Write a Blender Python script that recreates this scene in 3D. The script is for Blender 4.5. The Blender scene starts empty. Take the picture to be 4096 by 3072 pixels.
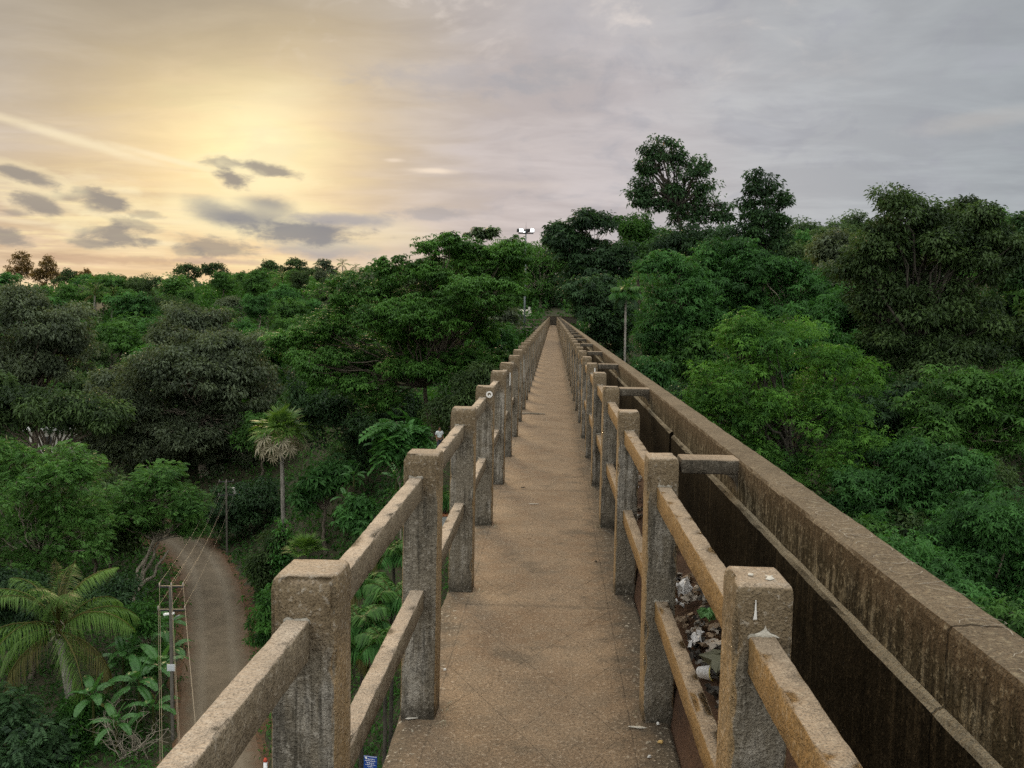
import bpy, bmesh, math, random
import numpy as np
from mathutils import Matrix, Vector, noise as mnoise

random.seed(7)
PI = math.pi
S = bpy.context.scene
COL = S.collection
H = 1.7462                       # eye height over the walkway
F, PITCH, YAW, ROLL = 3666.1, .0785, .044, .0155   # focal length in pixels of the 4096 px photo
K = 4096 / 2212.0

# ------------------------------------------------------------------ camera geometry
def ray(px, py):
    a = (px * K - 2048) / F; b = -(py * K - 1536) / F
    cr, sr = math.cos(ROLL), math.sin(ROLL)
    x = a * cr - b * sr; up = a * sr + b * cr
    cp, sp = math.cos(PITCH), math.sin(PITCH)
    y = cp + up * sp; z = -sp + up * cp
    cy, sy = math.cos(YAW), math.sin(YAW)
    return np.array([x * cy - y * sy, x * sy + y * cy, z])
def at(px, py, Y):
    r = ray(px, py); return np.array([0, 0, H]) + r / r[1] * Y
def azel(px, py):
    r = ray(px, py); return math.atan2(r[0], r[1]), math.atan2(r[2], math.hypot(r[0], r[1]))
def pxm(Y): return Y / 1979.8     # metres per pixel at distance Y

# ------------------------------------------------------------------ objects
def tag(o, label=None, cat=None, group=None, kind=None):
    if label: o['label'] = label
    if cat: o['category'] = cat
    if group: o['group'] = group
    if kind: o['kind'] = kind
    return o
def thing(name, loc, label, cat, group=None, rz=0.0):
    o = bpy.data.objects.new(name, None); COL.objects.link(o)
    o.empty_display_size = .2
    o.location = loc; o.rotation_euler = (0, 0, rz)
    return tag(o, label, cat, group)
def link(name, me, parent=None, loc=(0, 0, 0), rot=(0, 0, 0)):
    o = bpy.data.objects.new(name, me); COL.objects.link(o)
    o.location = loc; o.rotation_euler = rot
    if parent: o.parent = parent
    return o
def mesh_np(name, V, polys, mats, tint=None, mat_idx=None, smooth=False):
    """polys: list of (nverts, index array)"""
    me = bpy.data.meshes.new(name)
    V = np.asarray(V, dtype=np.float32)
    me.vertices.add(len(V)); me.vertices.foreach_set('co', V.ravel())
    idx = np.concatenate([np.asarray(p, dtype=np.int32).ravel() for _, p in polys])
    tot = np.concatenate([np.full(len(p), n, dtype=np.int32) for n, p in polys])
    me.loops.add(len(idx)); me.loops.foreach_set('vertex_index', idx)
    me.polygons.add(len(tot))
    st = np.zeros(len(tot), dtype=np.int32); st[1:] = np.cumsum(tot)[:-1]
    me.polygons.foreach_set('loop_start', st)
    try: me.polygons.foreach_set('loop_total', tot)
    except Exception: pass
    for m in (mats if isinstance(mats, (list, tuple)) else [mats]): me.materials.append(m)
    if mat_idx is not None: me.polygons.foreach_set('material_index', np.asarray(mat_idx, dtype=np.int32))
    me.polygons.foreach_set('use_smooth', np.full(len(tot), smooth, dtype=bool))
    if tint is not None:
        a = me.attributes.new('tint', 'FLOAT', 'FACE'); a.data.foreach_set('value', np.asarray(tint, dtype=np.float32))
    me.update(calc_edges=True)
    return me

# ------------------------------------------------------------------ node helpers
def newmat(name):
    m = bpy.data.materials.new(name); m.use_nodes = True
    m.node_tree.nodes.clear(); return m, m.node_tree
def nd(nt, typ, ins=None, **props):
    n = nt.nodes.new(typ)
    for k, v in props.items(): setattr(n, k, v)
    for k, v in (ins or {}).items():
        s = n.inputs[k]
        if isinstance(v, bpy.types.NodeSocket): nt.links.new(v, s)
        else: s.default_value = v
    return n
def mth(nt, op, a, b=None, c=None, clamp=False):
    d = {0: a}
    if b is not None: d[1] = b
    if c is not None: d[2] = c
    return nd(nt, 'ShaderNodeMath', d, operation=op, use_clamp=clamp).outputs[0]
def sstep(nt, v, lo, hi, a=0.0, b=1.0):
    return nd(nt, 'ShaderNodeMapRange', {0: v, 1: lo, 2: hi, 3: a, 4: b}, interpolation_type='SMOOTHSTEP').outputs[0]
def mix(nt, f, a, b, blend='MIX'):
    def c4(v): return v if isinstance(v, bpy.types.NodeSocket) else (tuple(v) + (1,))[:4]
    return nd(nt, 'ShaderNodeMix', {0: f, 6: c4(a), 7: c4(b)}, data_type='RGBA', blend_type=blend).outputs[2]
def ramp(nt, v, stops, interp='LINEAR'):
    n = nd(nt, 'ShaderNodeValToRGB', {0: v}); r = n.color_ramp; r.interpolation = interp
    while len(r.elements) < len(stops): r.elements.new(.5)
    for e, (p, c) in zip(r.elements, stops):
        e.position = p; e.color = (tuple(c) + (1,))[:4] if not isinstance(c, float) else (c, c, c, 1)
    return n.outputs[0]
def noise(nt, vec, scale, detail=3.0, rough=.55, dist=0.0):
    return nd(nt, 'ShaderNodeTexNoise', {'Vector': vec, 'Scale': scale, 'Detail': detail, 'Roughness': rough, 'Distortion': dist}).outputs[0]
def scaled(nt, vec, s):
    return nd(nt, 'ShaderNodeVectorMath', {0: vec, 1: s}, operation='MULTIPLY').outputs[0]
def finish(nt, col, rough=.9, bump=None, bdist=.01, bstr=1.0, spec=.3, **kw):
    d = {'Base Color': col, 'Roughness': rough, 'Specular IOR Level': spec}
    d.update(kw)
    if bump is not None:
        d['Normal'] = nd(nt, 'ShaderNodeBump', {'Height': bump, 'Distance': bdist, 'Strength': bstr}).outputs[0]
    p = nd(nt, 'ShaderNodeBsdfPrincipled', d)
    nd(nt, 'ShaderNodeOutputMaterial', {0: p.outputs[0]})
def plain(name, col, rough=.8, var=.25, scale=8.0, bump=0.0, metal=0.0, spec=.3):
    m, nt = newmat(name)
    tc = nd(nt, 'ShaderNodeTexCoord').outputs['Object']
    n = noise(nt, tc, scale, 5)
    c = mix(nt, n, [x * (1 - var) for x in col], [min(1, x * (1 + var)) for x in col])
    finish(nt, c, rough, n if bump else None, bump or .01, Metallic=metal, spec=spec)
    return m

def concrete(name, top, side, light, dark, ochre=None, ochre_amt=.0, cap=None, cap_z=None, light_amt=.5, dark_amt=.5,
             grain=190.0, joints=0.0, vstreak=1.0, foot=False, spec=.18):
    """weathered concrete: granular tops, streaked sides with algae and lime"""
    m, nt = newmat(name)
    tc = nd(nt, 'ShaderNodeTexCoord').outputs['Object']
    rnd = nd(nt, 'ShaderNodeObjectInfo').outputs['Random']
    off = nd(nt, 'ShaderNodeCombineXYZ', {0: mth(nt, 'MULTIPLY', rnd, 37.0), 1: mth(nt, 'MULTIPLY', rnd, 61.0), 2: mth(nt, 'MULTIPLY', rnd, 17.0)}).outputs[0]
    v = nd(nt, 'ShaderNodeVectorMath', {0: tc, 1: off}, operation='ADD').outputs[0]
    nrm = nd(nt, 'ShaderNodeNewGeometry').outputs['Normal']
    sx = nd(nt, 'ShaderNodeSeparateXYZ', {0: nrm}).outputs
    pos = nd(nt, 'ShaderNodeSeparateXYZ', {0: tc}).outputs
    g1 = noise(nt, v, grain, 2, .6)
    g2 = noise(nt, v, grain * .38, 3, .6)
    bl = noise(nt, v, 4.5, 6, .62)
    bl2 = noise(nt, v, 17.0, 5, .65)
    sv = scaled(nt, v, (20.0 * vstreak, 20.0 * vstreak, 1.3))
    st = noise(nt, sv, 1.0, 5, .62, .35)
    st2 = noise(nt, scaled(nt, v, (55.0, 55.0, 3.2)), 1.0, 4, .65, .3)
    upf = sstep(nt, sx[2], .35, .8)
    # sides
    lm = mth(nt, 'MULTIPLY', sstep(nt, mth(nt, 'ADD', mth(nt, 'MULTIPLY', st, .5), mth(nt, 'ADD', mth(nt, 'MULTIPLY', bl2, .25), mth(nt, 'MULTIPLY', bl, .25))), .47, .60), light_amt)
    lm = mth(nt, 'MULTIPLY', lm, sstep(nt, noise(nt, v, 1.7, 3, .5), .38, .58, .12, 1.0))
    cs = mix(nt, lm, side, light)
    dm = mth(nt, 'MULTIPLY', sstep(nt, mth(nt, 'ADD', mth(nt, 'MULTIPLY', st2, .5), mth(nt, 'MULTIPLY', bl, .5)), .47, .63), dark_amt)
    cs = mix(nt, dm, cs, dark)
    if ochre:  # x-facing sides: ochre stain with warm sunlight put into the colour
        om = mth(nt, 'MULTIPLY', sstep(nt, mth(nt, 'ABSOLUTE', sx[0]), .45, .8), sstep(nt, bl2, .3, .6, ochre_amt * .7, ochre_amt))
        cs = mix(nt, om, cs, ochre)
    if cap:
        zz = mth(nt, 'ADD', pos[2], mth(nt, 'MULTIPLY', mth(nt, 'SUBTRACT', st, .5), .22))
        cm = mth(nt, 'MULTIPLY', sstep(nt, zz, cap_z - .05, cap_z + .06), .9)
        cs = mix(nt, cm, cs, cap)
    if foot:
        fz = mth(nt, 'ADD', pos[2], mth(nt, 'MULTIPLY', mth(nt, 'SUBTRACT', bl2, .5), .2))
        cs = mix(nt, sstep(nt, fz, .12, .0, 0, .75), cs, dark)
    # tops
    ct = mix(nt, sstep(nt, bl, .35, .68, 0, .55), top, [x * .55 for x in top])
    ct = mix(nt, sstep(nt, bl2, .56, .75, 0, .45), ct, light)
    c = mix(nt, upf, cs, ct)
    spk = mth(nt, 'MULTIPLY', sstep(nt, g1, .30, .56, .6, 1.12), sstep(nt, g2, .32, .5, .78, 1.0))
    c = mix(nt, 1.0, c, nd(nt, 'ShaderNodeCombineXYZ', {0: spk, 1: spk, 2: spk}).outputs[0], 'MULTIPLY')
    hi = sstep(nt, g2, .55, .70, 0, .28)
    c = mix(nt, hi, c, [min(1, x * 1.5) for x in light])
    hgt = mth(nt, 'ADD', mth(nt, 'MULTIPLY', g1, .5), mth(nt, 'ADD', mth(nt, 'MULTIPLY', g2, .8), mth(nt, 'MULTIPLY', bl2, 1.6)))
    if joints:
        jy = mth(nt, 'ABSOLUTE', mth(nt, 'SUBTRACT', mth(nt, 'FRACT', mth(nt, 'DIVIDE', mth(nt, 'ADD', pos[1], mth(nt, 'MULTIPLY', mth(nt, 'SUBTRACT', bl2, .5), .03)), joints)), .5))
        jm = sstep(nt, jy, .0004, .0014, .6, 0)
        c = mix(nt, jm, c, [x * .35 for x in dark])
        hgt = mth(nt, 'SUBTRACT', hgt, mth(nt, 'MULTIPLY', jm, 2.0))
    finish(nt, c, .95, hgt, .009, 1.0, spec=spec)
    return m

M = {}
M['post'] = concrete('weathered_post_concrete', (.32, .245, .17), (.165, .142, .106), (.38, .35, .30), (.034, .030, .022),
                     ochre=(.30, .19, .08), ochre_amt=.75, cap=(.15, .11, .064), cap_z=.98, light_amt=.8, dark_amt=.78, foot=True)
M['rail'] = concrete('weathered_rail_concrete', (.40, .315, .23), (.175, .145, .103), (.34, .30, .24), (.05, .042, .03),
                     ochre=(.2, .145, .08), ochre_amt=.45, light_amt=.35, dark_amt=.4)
M['rail_ochre'] = concrete('ochre_rail_concrete', (.27, .205, .14), (.14, .10, .057), (.34, .28, .2), (.05, .04, .028),  # right rails: stain plus low sun tint, both in the ochre
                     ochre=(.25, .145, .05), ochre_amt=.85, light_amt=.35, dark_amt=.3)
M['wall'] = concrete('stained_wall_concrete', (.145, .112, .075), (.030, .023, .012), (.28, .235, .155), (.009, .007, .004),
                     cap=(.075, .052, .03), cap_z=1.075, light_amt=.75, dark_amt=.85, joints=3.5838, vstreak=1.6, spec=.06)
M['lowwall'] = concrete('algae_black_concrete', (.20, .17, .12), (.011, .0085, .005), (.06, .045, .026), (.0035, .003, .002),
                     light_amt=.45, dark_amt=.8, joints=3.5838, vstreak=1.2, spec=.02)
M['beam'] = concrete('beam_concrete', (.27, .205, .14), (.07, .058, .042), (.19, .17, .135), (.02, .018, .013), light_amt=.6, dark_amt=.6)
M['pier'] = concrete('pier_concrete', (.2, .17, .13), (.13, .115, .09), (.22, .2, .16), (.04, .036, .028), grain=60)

def deck_mat():
    m, nt = newmat('walkway_screed')
    tc = nd(nt, 'ShaderNodeTexCoord').outputs['Object']
    p = nd(nt, 'ShaderNodeSeparateXYZ', {0: tc}).outputs
    bl = noise(nt, tc, 1.7, 6, .6); b2 = noise(nt, tc, 7.0, 6, .65); b3 = noise(nt, tc, 30.0, 4, .6)
    g1 = noise(nt, tc, 150.0, 2, .6); g2 = noise(nt, tc, 60.0, 3, .65)
    c = mix(nt, sstep(nt, bl, .35, .65), (.18, .115, .065), (.255, .176, .107))
    c = mix(nt, sstep(nt, b2, .42, .62, 0, .8), c, (.20, .143, .09))
    c = mix(nt, sstep(nt, b3, .55, .72, 0, .55), c, (.34, .26, .175))
    st_ = noise(nt, nd(nt, 'ShaderNodeVectorMath', {0: tc, 1: (7.3, 2.1, 0)}, operation='ADD').outputs[0], 2.6, 7, .7)
    c = mix(nt, sstep(nt, st_, .54, .66, 0, .6), c, (.10, .075, .048))
    # grime along both kerbs
    ex = mth(nt, 'MULTIPLY', mth(nt, 'SUBTRACT', b2, .5), .34)
    er = sstep(nt, mth(nt, 'ADD', p[0], ex), .25, .50, 0, .9)
    el = sstep(nt, mth(nt, 'SUBTRACT', ex, p[0]), .42, .64, 0, .8)
    c = mix(nt, er, c, (.045, .037, .025)); c = mix(nt, el, c, (.06, .048, .032))
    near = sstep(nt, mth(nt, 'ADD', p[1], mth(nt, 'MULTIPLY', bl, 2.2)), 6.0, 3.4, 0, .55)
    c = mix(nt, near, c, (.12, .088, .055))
    c = mix(nt, mth(nt, 'MULTIPLY', sstep(nt, b3, .6, .66, 0, .9), sstep(nt, mth(nt, 'ABSOLUTE', mth(nt, 'ADD', p[0], .05)), .40, .5)), c, (.33, .3, .235))
    wob = mth(nt, 'MULTIPLY', mth(nt, 'SUBTRACT', b2, .5), .012)
    def line(nx, ny, sp, o, w):
        d = mth(nt, 'ADD', mth(nt, 'ADD', mth(nt, 'MULTIPLY', p[0], nx), mth(nt, 'MULTIPLY', p[1], ny)), mth(nt, 'ADD', wob, o))
        fr = mth(nt, 'FRACT', mth(nt, 'DIVIDE', d, sp))
        return sstep(nt, mth(nt, 'ABSOLUTE', mth(nt, 'SUBTRACT', fr, .5)), 0.0, w / sp, 1, 0)
    l = mth(nt, 'MAXIMUM', line(-.864, .503, .383, 20.06, .0042), line(.882, .471, .372, 20.12, .0042))
    inn = mth(nt, 'MULTIPLY', mth(nt, 'GREATER_THAN', p[0], -.485), mth(nt, 'LESS_THAN', p[0], .362))
    l = mth(nt, 'MULTIPLY', l, inn)
    for xb in (-.485, .362):
        l = mth(nt, 'MAXIMUM', l, sstep(nt, mth(nt, 'ABSOLUTE', mth(nt, 'SUBTRACT', p[0], mth(nt, 'ADD', wob, xb))), 0, .0065, 1, 0))
    l = mth(nt, 'MULTIPLY', l, sstep(nt, b2, .28, .55, .35, 1))
    tj = mth(nt, 'ABSOLUTE', mth(nt, 'SUBTRACT', mth(nt, 'FRACT', mth(nt, 'DIVIDE', mth(nt, 'ADD', p[1], mth(nt, 'MULTIPLY', b2, .05)), 3.5838)), .5))
    c = mix(nt, sstep(nt, tj, .0, .012, .45, 0), c, (.09, .065, .04))
    c = mix(nt, mth(nt, 'MULTIPLY', l, .42), c, (.06, .043, .026))
    spk = mth(nt, 'MULTIPLY', sstep(nt, g1, .3, .56, .45, 1.12), sstep(nt, g2, .34, .5, .75, 1.0))
    c = mix(nt, 1.0, c, nd(nt, 'ShaderNodeCombineXYZ', {0: spk, 1: spk, 2: spk}).outputs[0], 'MULTIPLY')
    c = mix(nt, sstep(nt, g2, .57, .70, 0, .6), c, (.44, .355, .26))
    h = mth(nt, 'SUBTRACT', mth(nt, 'ADD', mth(nt, 'MULTIPLY', g1, .4), mth(nt, 'ADD', g2, b3)), mth(nt, 'MULTIPLY', l, .5))
    finish(nt, c, .9, h, .005, .9, spec=.3)
    return m
M['deck'] = deck_mat()

def soil_mat(name, a, b, c3, rough=.95):
    m, nt = newmat(name)
    tc = nd(nt, 'ShaderNodeTexCoord').outputs['Object']
    n = noise(nt, tc, 3.0, 8, .65); n2 = noise(nt, tc, 40.0, 4, .6)
    c = mix(nt, sstep(nt, n, .35, .65), a, b)
    c = mix(nt, sstep(nt, n2, .5, .7, 0, .6), c, c3)
    finish(nt, c, rough, mth(nt, 'ADD', n, n2), .02)
    return m
M['silt'] = soil_mat('trough_silt', (.075, .036, .018), (.05, .026, .014), (.11, .06, .03))
M['ground'] = soil_mat('forest_floor', (.035, .038, .018), (.05, .042, .022), (.03, .05, .015))
def road_mat():
    m, nt = newmat('worn_asphalt')
    tc = nd(nt, 'ShaderNodeTexCoord').outputs['Object']
    n = noise(nt, tc, .5, 8, .6); n2 = noise(nt, tc, 3.0, 6, .6); n3 = noise(nt, tc, 25, 3)
    c = mix(nt, sstep(nt, n, .35, .7), (.115, .088, .057), (.165, .126, .083))
    c = mix(nt, sstep(nt, n2, .55, .75, 0, .5), c, (.20, .155, .105))
    c = mix(nt, sstep(nt, n3, .5, .75, 0, .4), c, (.05, .046, .04))
    ed = nd(nt, 'ShaderNodeAttribute', attribute_name='edge').outputs['Fac']
    c = mix(nt, sstep(nt, mth(nt, 'ABSOLUTE', mth(nt, 'SUBTRACT', mth(nt, 'ADD', ed, mth(nt, 'MULTIPLY', mth(nt, 'SUBTRACT', n2, .5), .25)), .45)), .22, .02, 0, .4), c, (.20, .165, .12))
    n4 = noise(nt, tc, 7.0, 4, .7)
    c = mix(nt, sstep(nt, n4, .58, .68, 0, .55), c, (.06, .045, .028))
    e = mth(nt, 'ADD', ed, mth(nt, 'MULTIPLY', mth(nt, 'SUBTRACT', n2, .5), .7))
    c = mix(nt, sstep(nt, e, .62, 1.0, 0, .85), c, (.11, .065, .036))
    finish(nt, c, .9, n3, .02); return m
M['road'] = road_mat()
M['redsoil'] = soil_mat('red_roadside_soil', (.12, .058, .028), (.05, .036, .018), (.15, .09, .045))

def foliage(name, dark, light, trans=.34, rough=.5, spec=.35, hue=.0):
    m, nt = newmat(name)
    t = nd(nt, 'ShaderNodeAttribute', attribute_name='tint').outputs['Fac']
    r = nd(nt, 'ShaderNodeObjectInfo').outputs['Random']
    tt = mth(nt, 'ADD', t, mth(nt, 'MULTIPLY', mth(nt, 'SUBTRACT', r, .5), .25), clamp=True)
    mid = [(a + b) / 2 for a, b in zip(dark, light)]
    c = ramp(nt, tt, [(0.0, dark), (.5, mid), (1.0, light)])
    p = nd(nt, 'ShaderNodeBsdfPrincipled', {'Base Color': c, 'Roughness': rough, 'Specular IOR Level': spec})
    tl = nd(nt, 'ShaderNodeBsdfTranslucent', {0: mix(nt, 1.0, c, (1.1, 1.15, .6), 'MULTIPLY')})
    mx = nd(nt, 'ShaderNodeMixShader', {0: trans, 1: p.outputs[0], 2: tl.outputs[0]})
    nd(nt, 'ShaderNodeOutputMaterial', {0: mx.outputs[0]})
    return m
M['f_dark'] = foliage('dark_leaves', (.026, .046, .018), (.085, .14, .045), spec=.2)
M['f_grey'] = foliage('dusky_leaves', (.045, .060, .036), (.135, .172, .095), rough=.5, spec=.22)
M['f_mid'] = foliage('green_leaves', (.025, .066, .014), (.085, .20, .036), spec=.2)
M['f_rubber'] = foliage('rubber_leaves', (.022, .066, .016), (.07, .19, .044), spec=.18)
M['f_bright'] = foliage('bright_leaves', (.034, .10, .018), (.125, .28, .042), spec=.18)
M['f_feather'] = foliage('feather_leaves', (.032, .09, .02), (.115, .25, .055), spec=.18)
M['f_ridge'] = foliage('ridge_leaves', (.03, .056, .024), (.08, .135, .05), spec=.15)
M['f_sunlit'] = foliage('sunset_leaves', (.07, .05, .014), (.19, .115, .03), trans=.55)  # orange of the low sun put into the leaf colour
M['f_blue'] = foliage('deep_leaves', (.018, .040, .018), (.055, .115, .042), spec=.2)
M['f_under'] = foliage('undergrowth_leaves', (.018, .055, .012), (.065, .17, .03), spec=.15)
M['f_palm'] = foliage('palm_leaves', (.032, .08, .015), (.15, .26, .05), rough=.45, spec=.2)
M['f_palmold'] = foliage('old_palm_leaves', (.05, .06, .017), (.15, .125, .036), trans=.25, spec=.15)
M['f_dead'] = foliage('dead_palm_leaves', (.17, .15, .09), (.43, .38, .27), trans=.1, rough=.7)
M['f_fan'] = foliage('fan_leaves', (.06, .13, .03), (.16, .27, .06))
M['f_banana'] = foliage('banana_leaves', (.035, .11, .03), (.10, .23, .06), trans=.35, rough=.35)
M['f_vine'] = foliage('vine_leaves', (.03, .11, .02), (.09, .25, .045))
def bark(name, a, b):
    m, nt = newmat(name)
    tc = nd(nt, 'ShaderNodeTexCoord').outputs['Object']
    n = noise(nt, scaled(nt, tc, (6, 6, 1.5)), 1.0, 6, .65); n2 = noise(nt, tc, 22, 3)
    c = mix(nt, sstep(nt, n, .35, .65), a, b)
    finish(nt, c, .9, mth(nt, 'ADD', n, n2), .03); return m
M['bark'] = bark('brown_bark', (.06, .048, .034), (.13, .108, .08))
M['palebark'] = bark('pale_bark', (.15, .13, .095), (.30, .26, .20))
M['palmtrunk'] = bark('palm_trunk', (.15, .135, .115), (.28, .255, .22))
M['darkbark'] = bark('dark_bark', (.03, .027, .02), (.07, .06, .046))

# ------------------------------------------------------------------ terrain
ROAD = [(4, -12), (-2, 6), (-8, 24), (-13.5, 38), (-15.8, 41.2), (-18.4, 49.3), (-21.1, 56.3), (-24.7, 65.3), (-28.5, 73.6), (-32.6, 80.7), (-40, 89), (-52, 96), (-70, 100)]
CP = [(-30,45,-20.5),(-45,60,-21),(-60,90,-19),(-80,60,-20),(-40,20,-20.5),(-14,50,-18.3),(-8,40,-19),(-13,60,-14.5),(-7.3,58,-7.7),(-20,68,-18.5),
 (-15,70,-12),(-8,75,-5.5),(-14,85,-8),(-25,90,-15),(-20,105,-6),(-5,100,-3.2),(0,126,-1.4),(-10,126,-1.6),(0,150,3),(-20,145,-1),(14,140,2),(0,80,-6.5),
 (0,60,-9.5),(0,45,-15),(0,30,-18.5),(0,0,-20),(0,-30,-18),(10,20,-16),(15,35,-13),(12,60,-8),(25,20,-14.5),(30,40,-10.5),(25,60,-5.5),(40,60,-3.5),
 (30,85,-1),(20,110,1),(45,110,6),(60,60,-1),(80,100,8),(80,180,13),(50,190,11),(120,150,14),(60,20,-8),(100,40,0),(-60,140,-14),(-100,140,-13),
 (-45,160,-7),(-60,190,-2),(-120,220,-4),(-150,300,3),(-95,300,4),(-40,260,6),(0,220,9),(-250,350,2),(-200,200,-7),(0,350,12),(100,300,16),(200,300,15),
 (-76,232,9.5),(-66,205,4),(-95,235,5),(-600,600,4),(0,900,4),(600,600,8),(-700,-100,-18),(700,-200,-10),(0,-600,-18),(-30,-60,-20),(40,-40,-14),(-1500,1500,0),(1500,1500,0)]
CP = np.array(CP + [(x, y, -20.0) for x, y in ROAD[:-2]], dtype=float)
def _phi(d): return np.sqrt(d * d + 36.0)
_A = _phi(np.hypot(CP[:, None, 0] - CP[None, :, 0], CP[:, None, 1] - CP[None, :, 1]))
_n = len(CP); _B = np.zeros((_n + 1, _n + 1)); _B[:_n, :_n] = _A; _B[_n, :_n] = 1; _B[:_n, _n] = 1
_W = np.linalg.solve(_B, np.append(CP[:, 2], 0))
_R = np.array(ROAD, float)
def road_dist(P):
    best = np.full(len(P), 1e9)
    for a, b in zip(_R[:-1], _R[1:]):
        d = b - a; t = np.clip(((P - a) @ d) / (d @ d), 0, 1)
        best = np.minimum(best, np.linalg.norm(P - (a + t[:, None] * d), axis=1))
    return best
def tz(x, y):
    P = np.column_stack([np.atleast_1d(np.asarray(x, float)), np.atleast_1d(np.asarray(y, float))])
    D = np.hypot(P[:, None, 0] - CP[None, :, 0], P[:, None, 1] - CP[None, :, 1])
    z = _phi(D) @ _W[:_n] + _W[_n]
    z += .35 * np.sin(P[:, 0] * .31 + 1.3) * np.cos(P[:, 1] * .27)
    rd = road_dist(P); w = np.clip((rd - 3.6) / 5.0, 0, 1); w = w * w * (3 - 2 * w)
    z = -20 * (1 - w) + z * w
    far = np.clip((np.hypot(P[:, 0], P[:, 1]) - 420) / 600, 0, 1)
    z = z * (1 - far) + np.clip(z, -20, 6) * far
    return z
def tz1(x, y): return float(tz(x, y)[0])

def axis(core0, core1, step, lim):
    a = list(np.arange(core0, core1 + .1, step)); s = step
    lo, hi = core0, core1; L, R = [], []
    while lo > -lim: s *= 1.35; lo -= s; L.append(lo)
    s = step
    while hi < lim: s *= 1.35; hi += s; R.append(hi)
    return np.array(L[::-1] + a + R)
gx, gy = axis(-130, 130, 2.2, 4000), axis(-30, 300, 2.2, 4000)
GX, GY = np.meshgrid(gx, gy)
GZ = tz(GX.ravel(), GY.ravel())
nx, ny = len(gx), len(gy)
ii = (np.arange(ny - 1)[:, None] * nx + np.arange(nx - 1)[None, :]).ravel()
quads = np.column_stack([ii, ii + 1, ii + nx + 1, ii + nx])
g = link('ground', mesh_np('ground', np.column_stack([GX.ravel(), GY.ravel(), GZ]), [(4, quads)], M['ground'], smooth=True))
tag(g, 'dark leaf-littered ground of the wooded valley', 'ground', kind='structure')

def strip(name, halfw, dz, mat, jitter=0.0, cross=8):
    rng = np.random.default_rng(5)
    P = []
    t = np.concatenate([[0], np.cumsum(np.linalg.norm(np.diff(_R, axis=0), axis=1))])
    tt = np.arange(0, t[-1], .6)
    # smooth the polyline
    cx, cy = np.interp(tt, t, _R[:, 0]), np.interp(tt, t, _R[:, 1])
    ker = np.ones(15) / 15
    cx = np.convolve(np.pad(cx, 7, 'edge'), ker, 'valid'); cy = np.convolve(np.pad(cy, 7, 'edge'), ker, 'valid')
    dx, dy = np.gradient(cx), np.gradient(cy); l = np.hypot(dx, dy); nxv, nyv = -dy / l, dx / l
    hw1 = halfw + np.convolve(rng.normal(size=len(tt) + 4), np.ones(5) / 5, 'valid') * jitter
    hw2 = halfw + np.convolve(rng.normal(size=len(tt) + 4), np.ones(5) / 5, 'valid') * jitter
    V = []
    for k in range(cross + 1):
        u = k / cross * 2 - 1; w = np.where(u < 0, hw1, hw2) * u
        V.append(np.column_stack([cx + nxv * w, cy + nyv * w, np.full(len(tt), -20 + dz) + .06 * (1 - u * u)]))
    V = np.stack(V, 1); n = len(tt); c = cross + 1
    i = (np.arange(n - 1)[:, None] * c + np.arange(cross)[None, :]).ravel()
    me = mesh_np(name, V.reshape(-1, 3), [(4, np.column_stack([i, i + 1, i + c + 1, i + c]))], mat, smooth=True)
    ea = me.attributes.new('edge', 'FLOAT', 'POINT'); ea.data.foreach_set('value', np.tile(np.abs(np.linspace(-1, 1, c)), n).astype(np.float32))
    return link(name, me)
tag(strip('roadside_soil', 2.75, .03, M['redsoil'], .9), 'red earth verge beside the valley road', 'verge', kind='structure')
tag(strip('road', 2.05, .06, M['road'], .22), 'narrow asphalt road curving through the valley', 'road', kind='structure')

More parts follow.
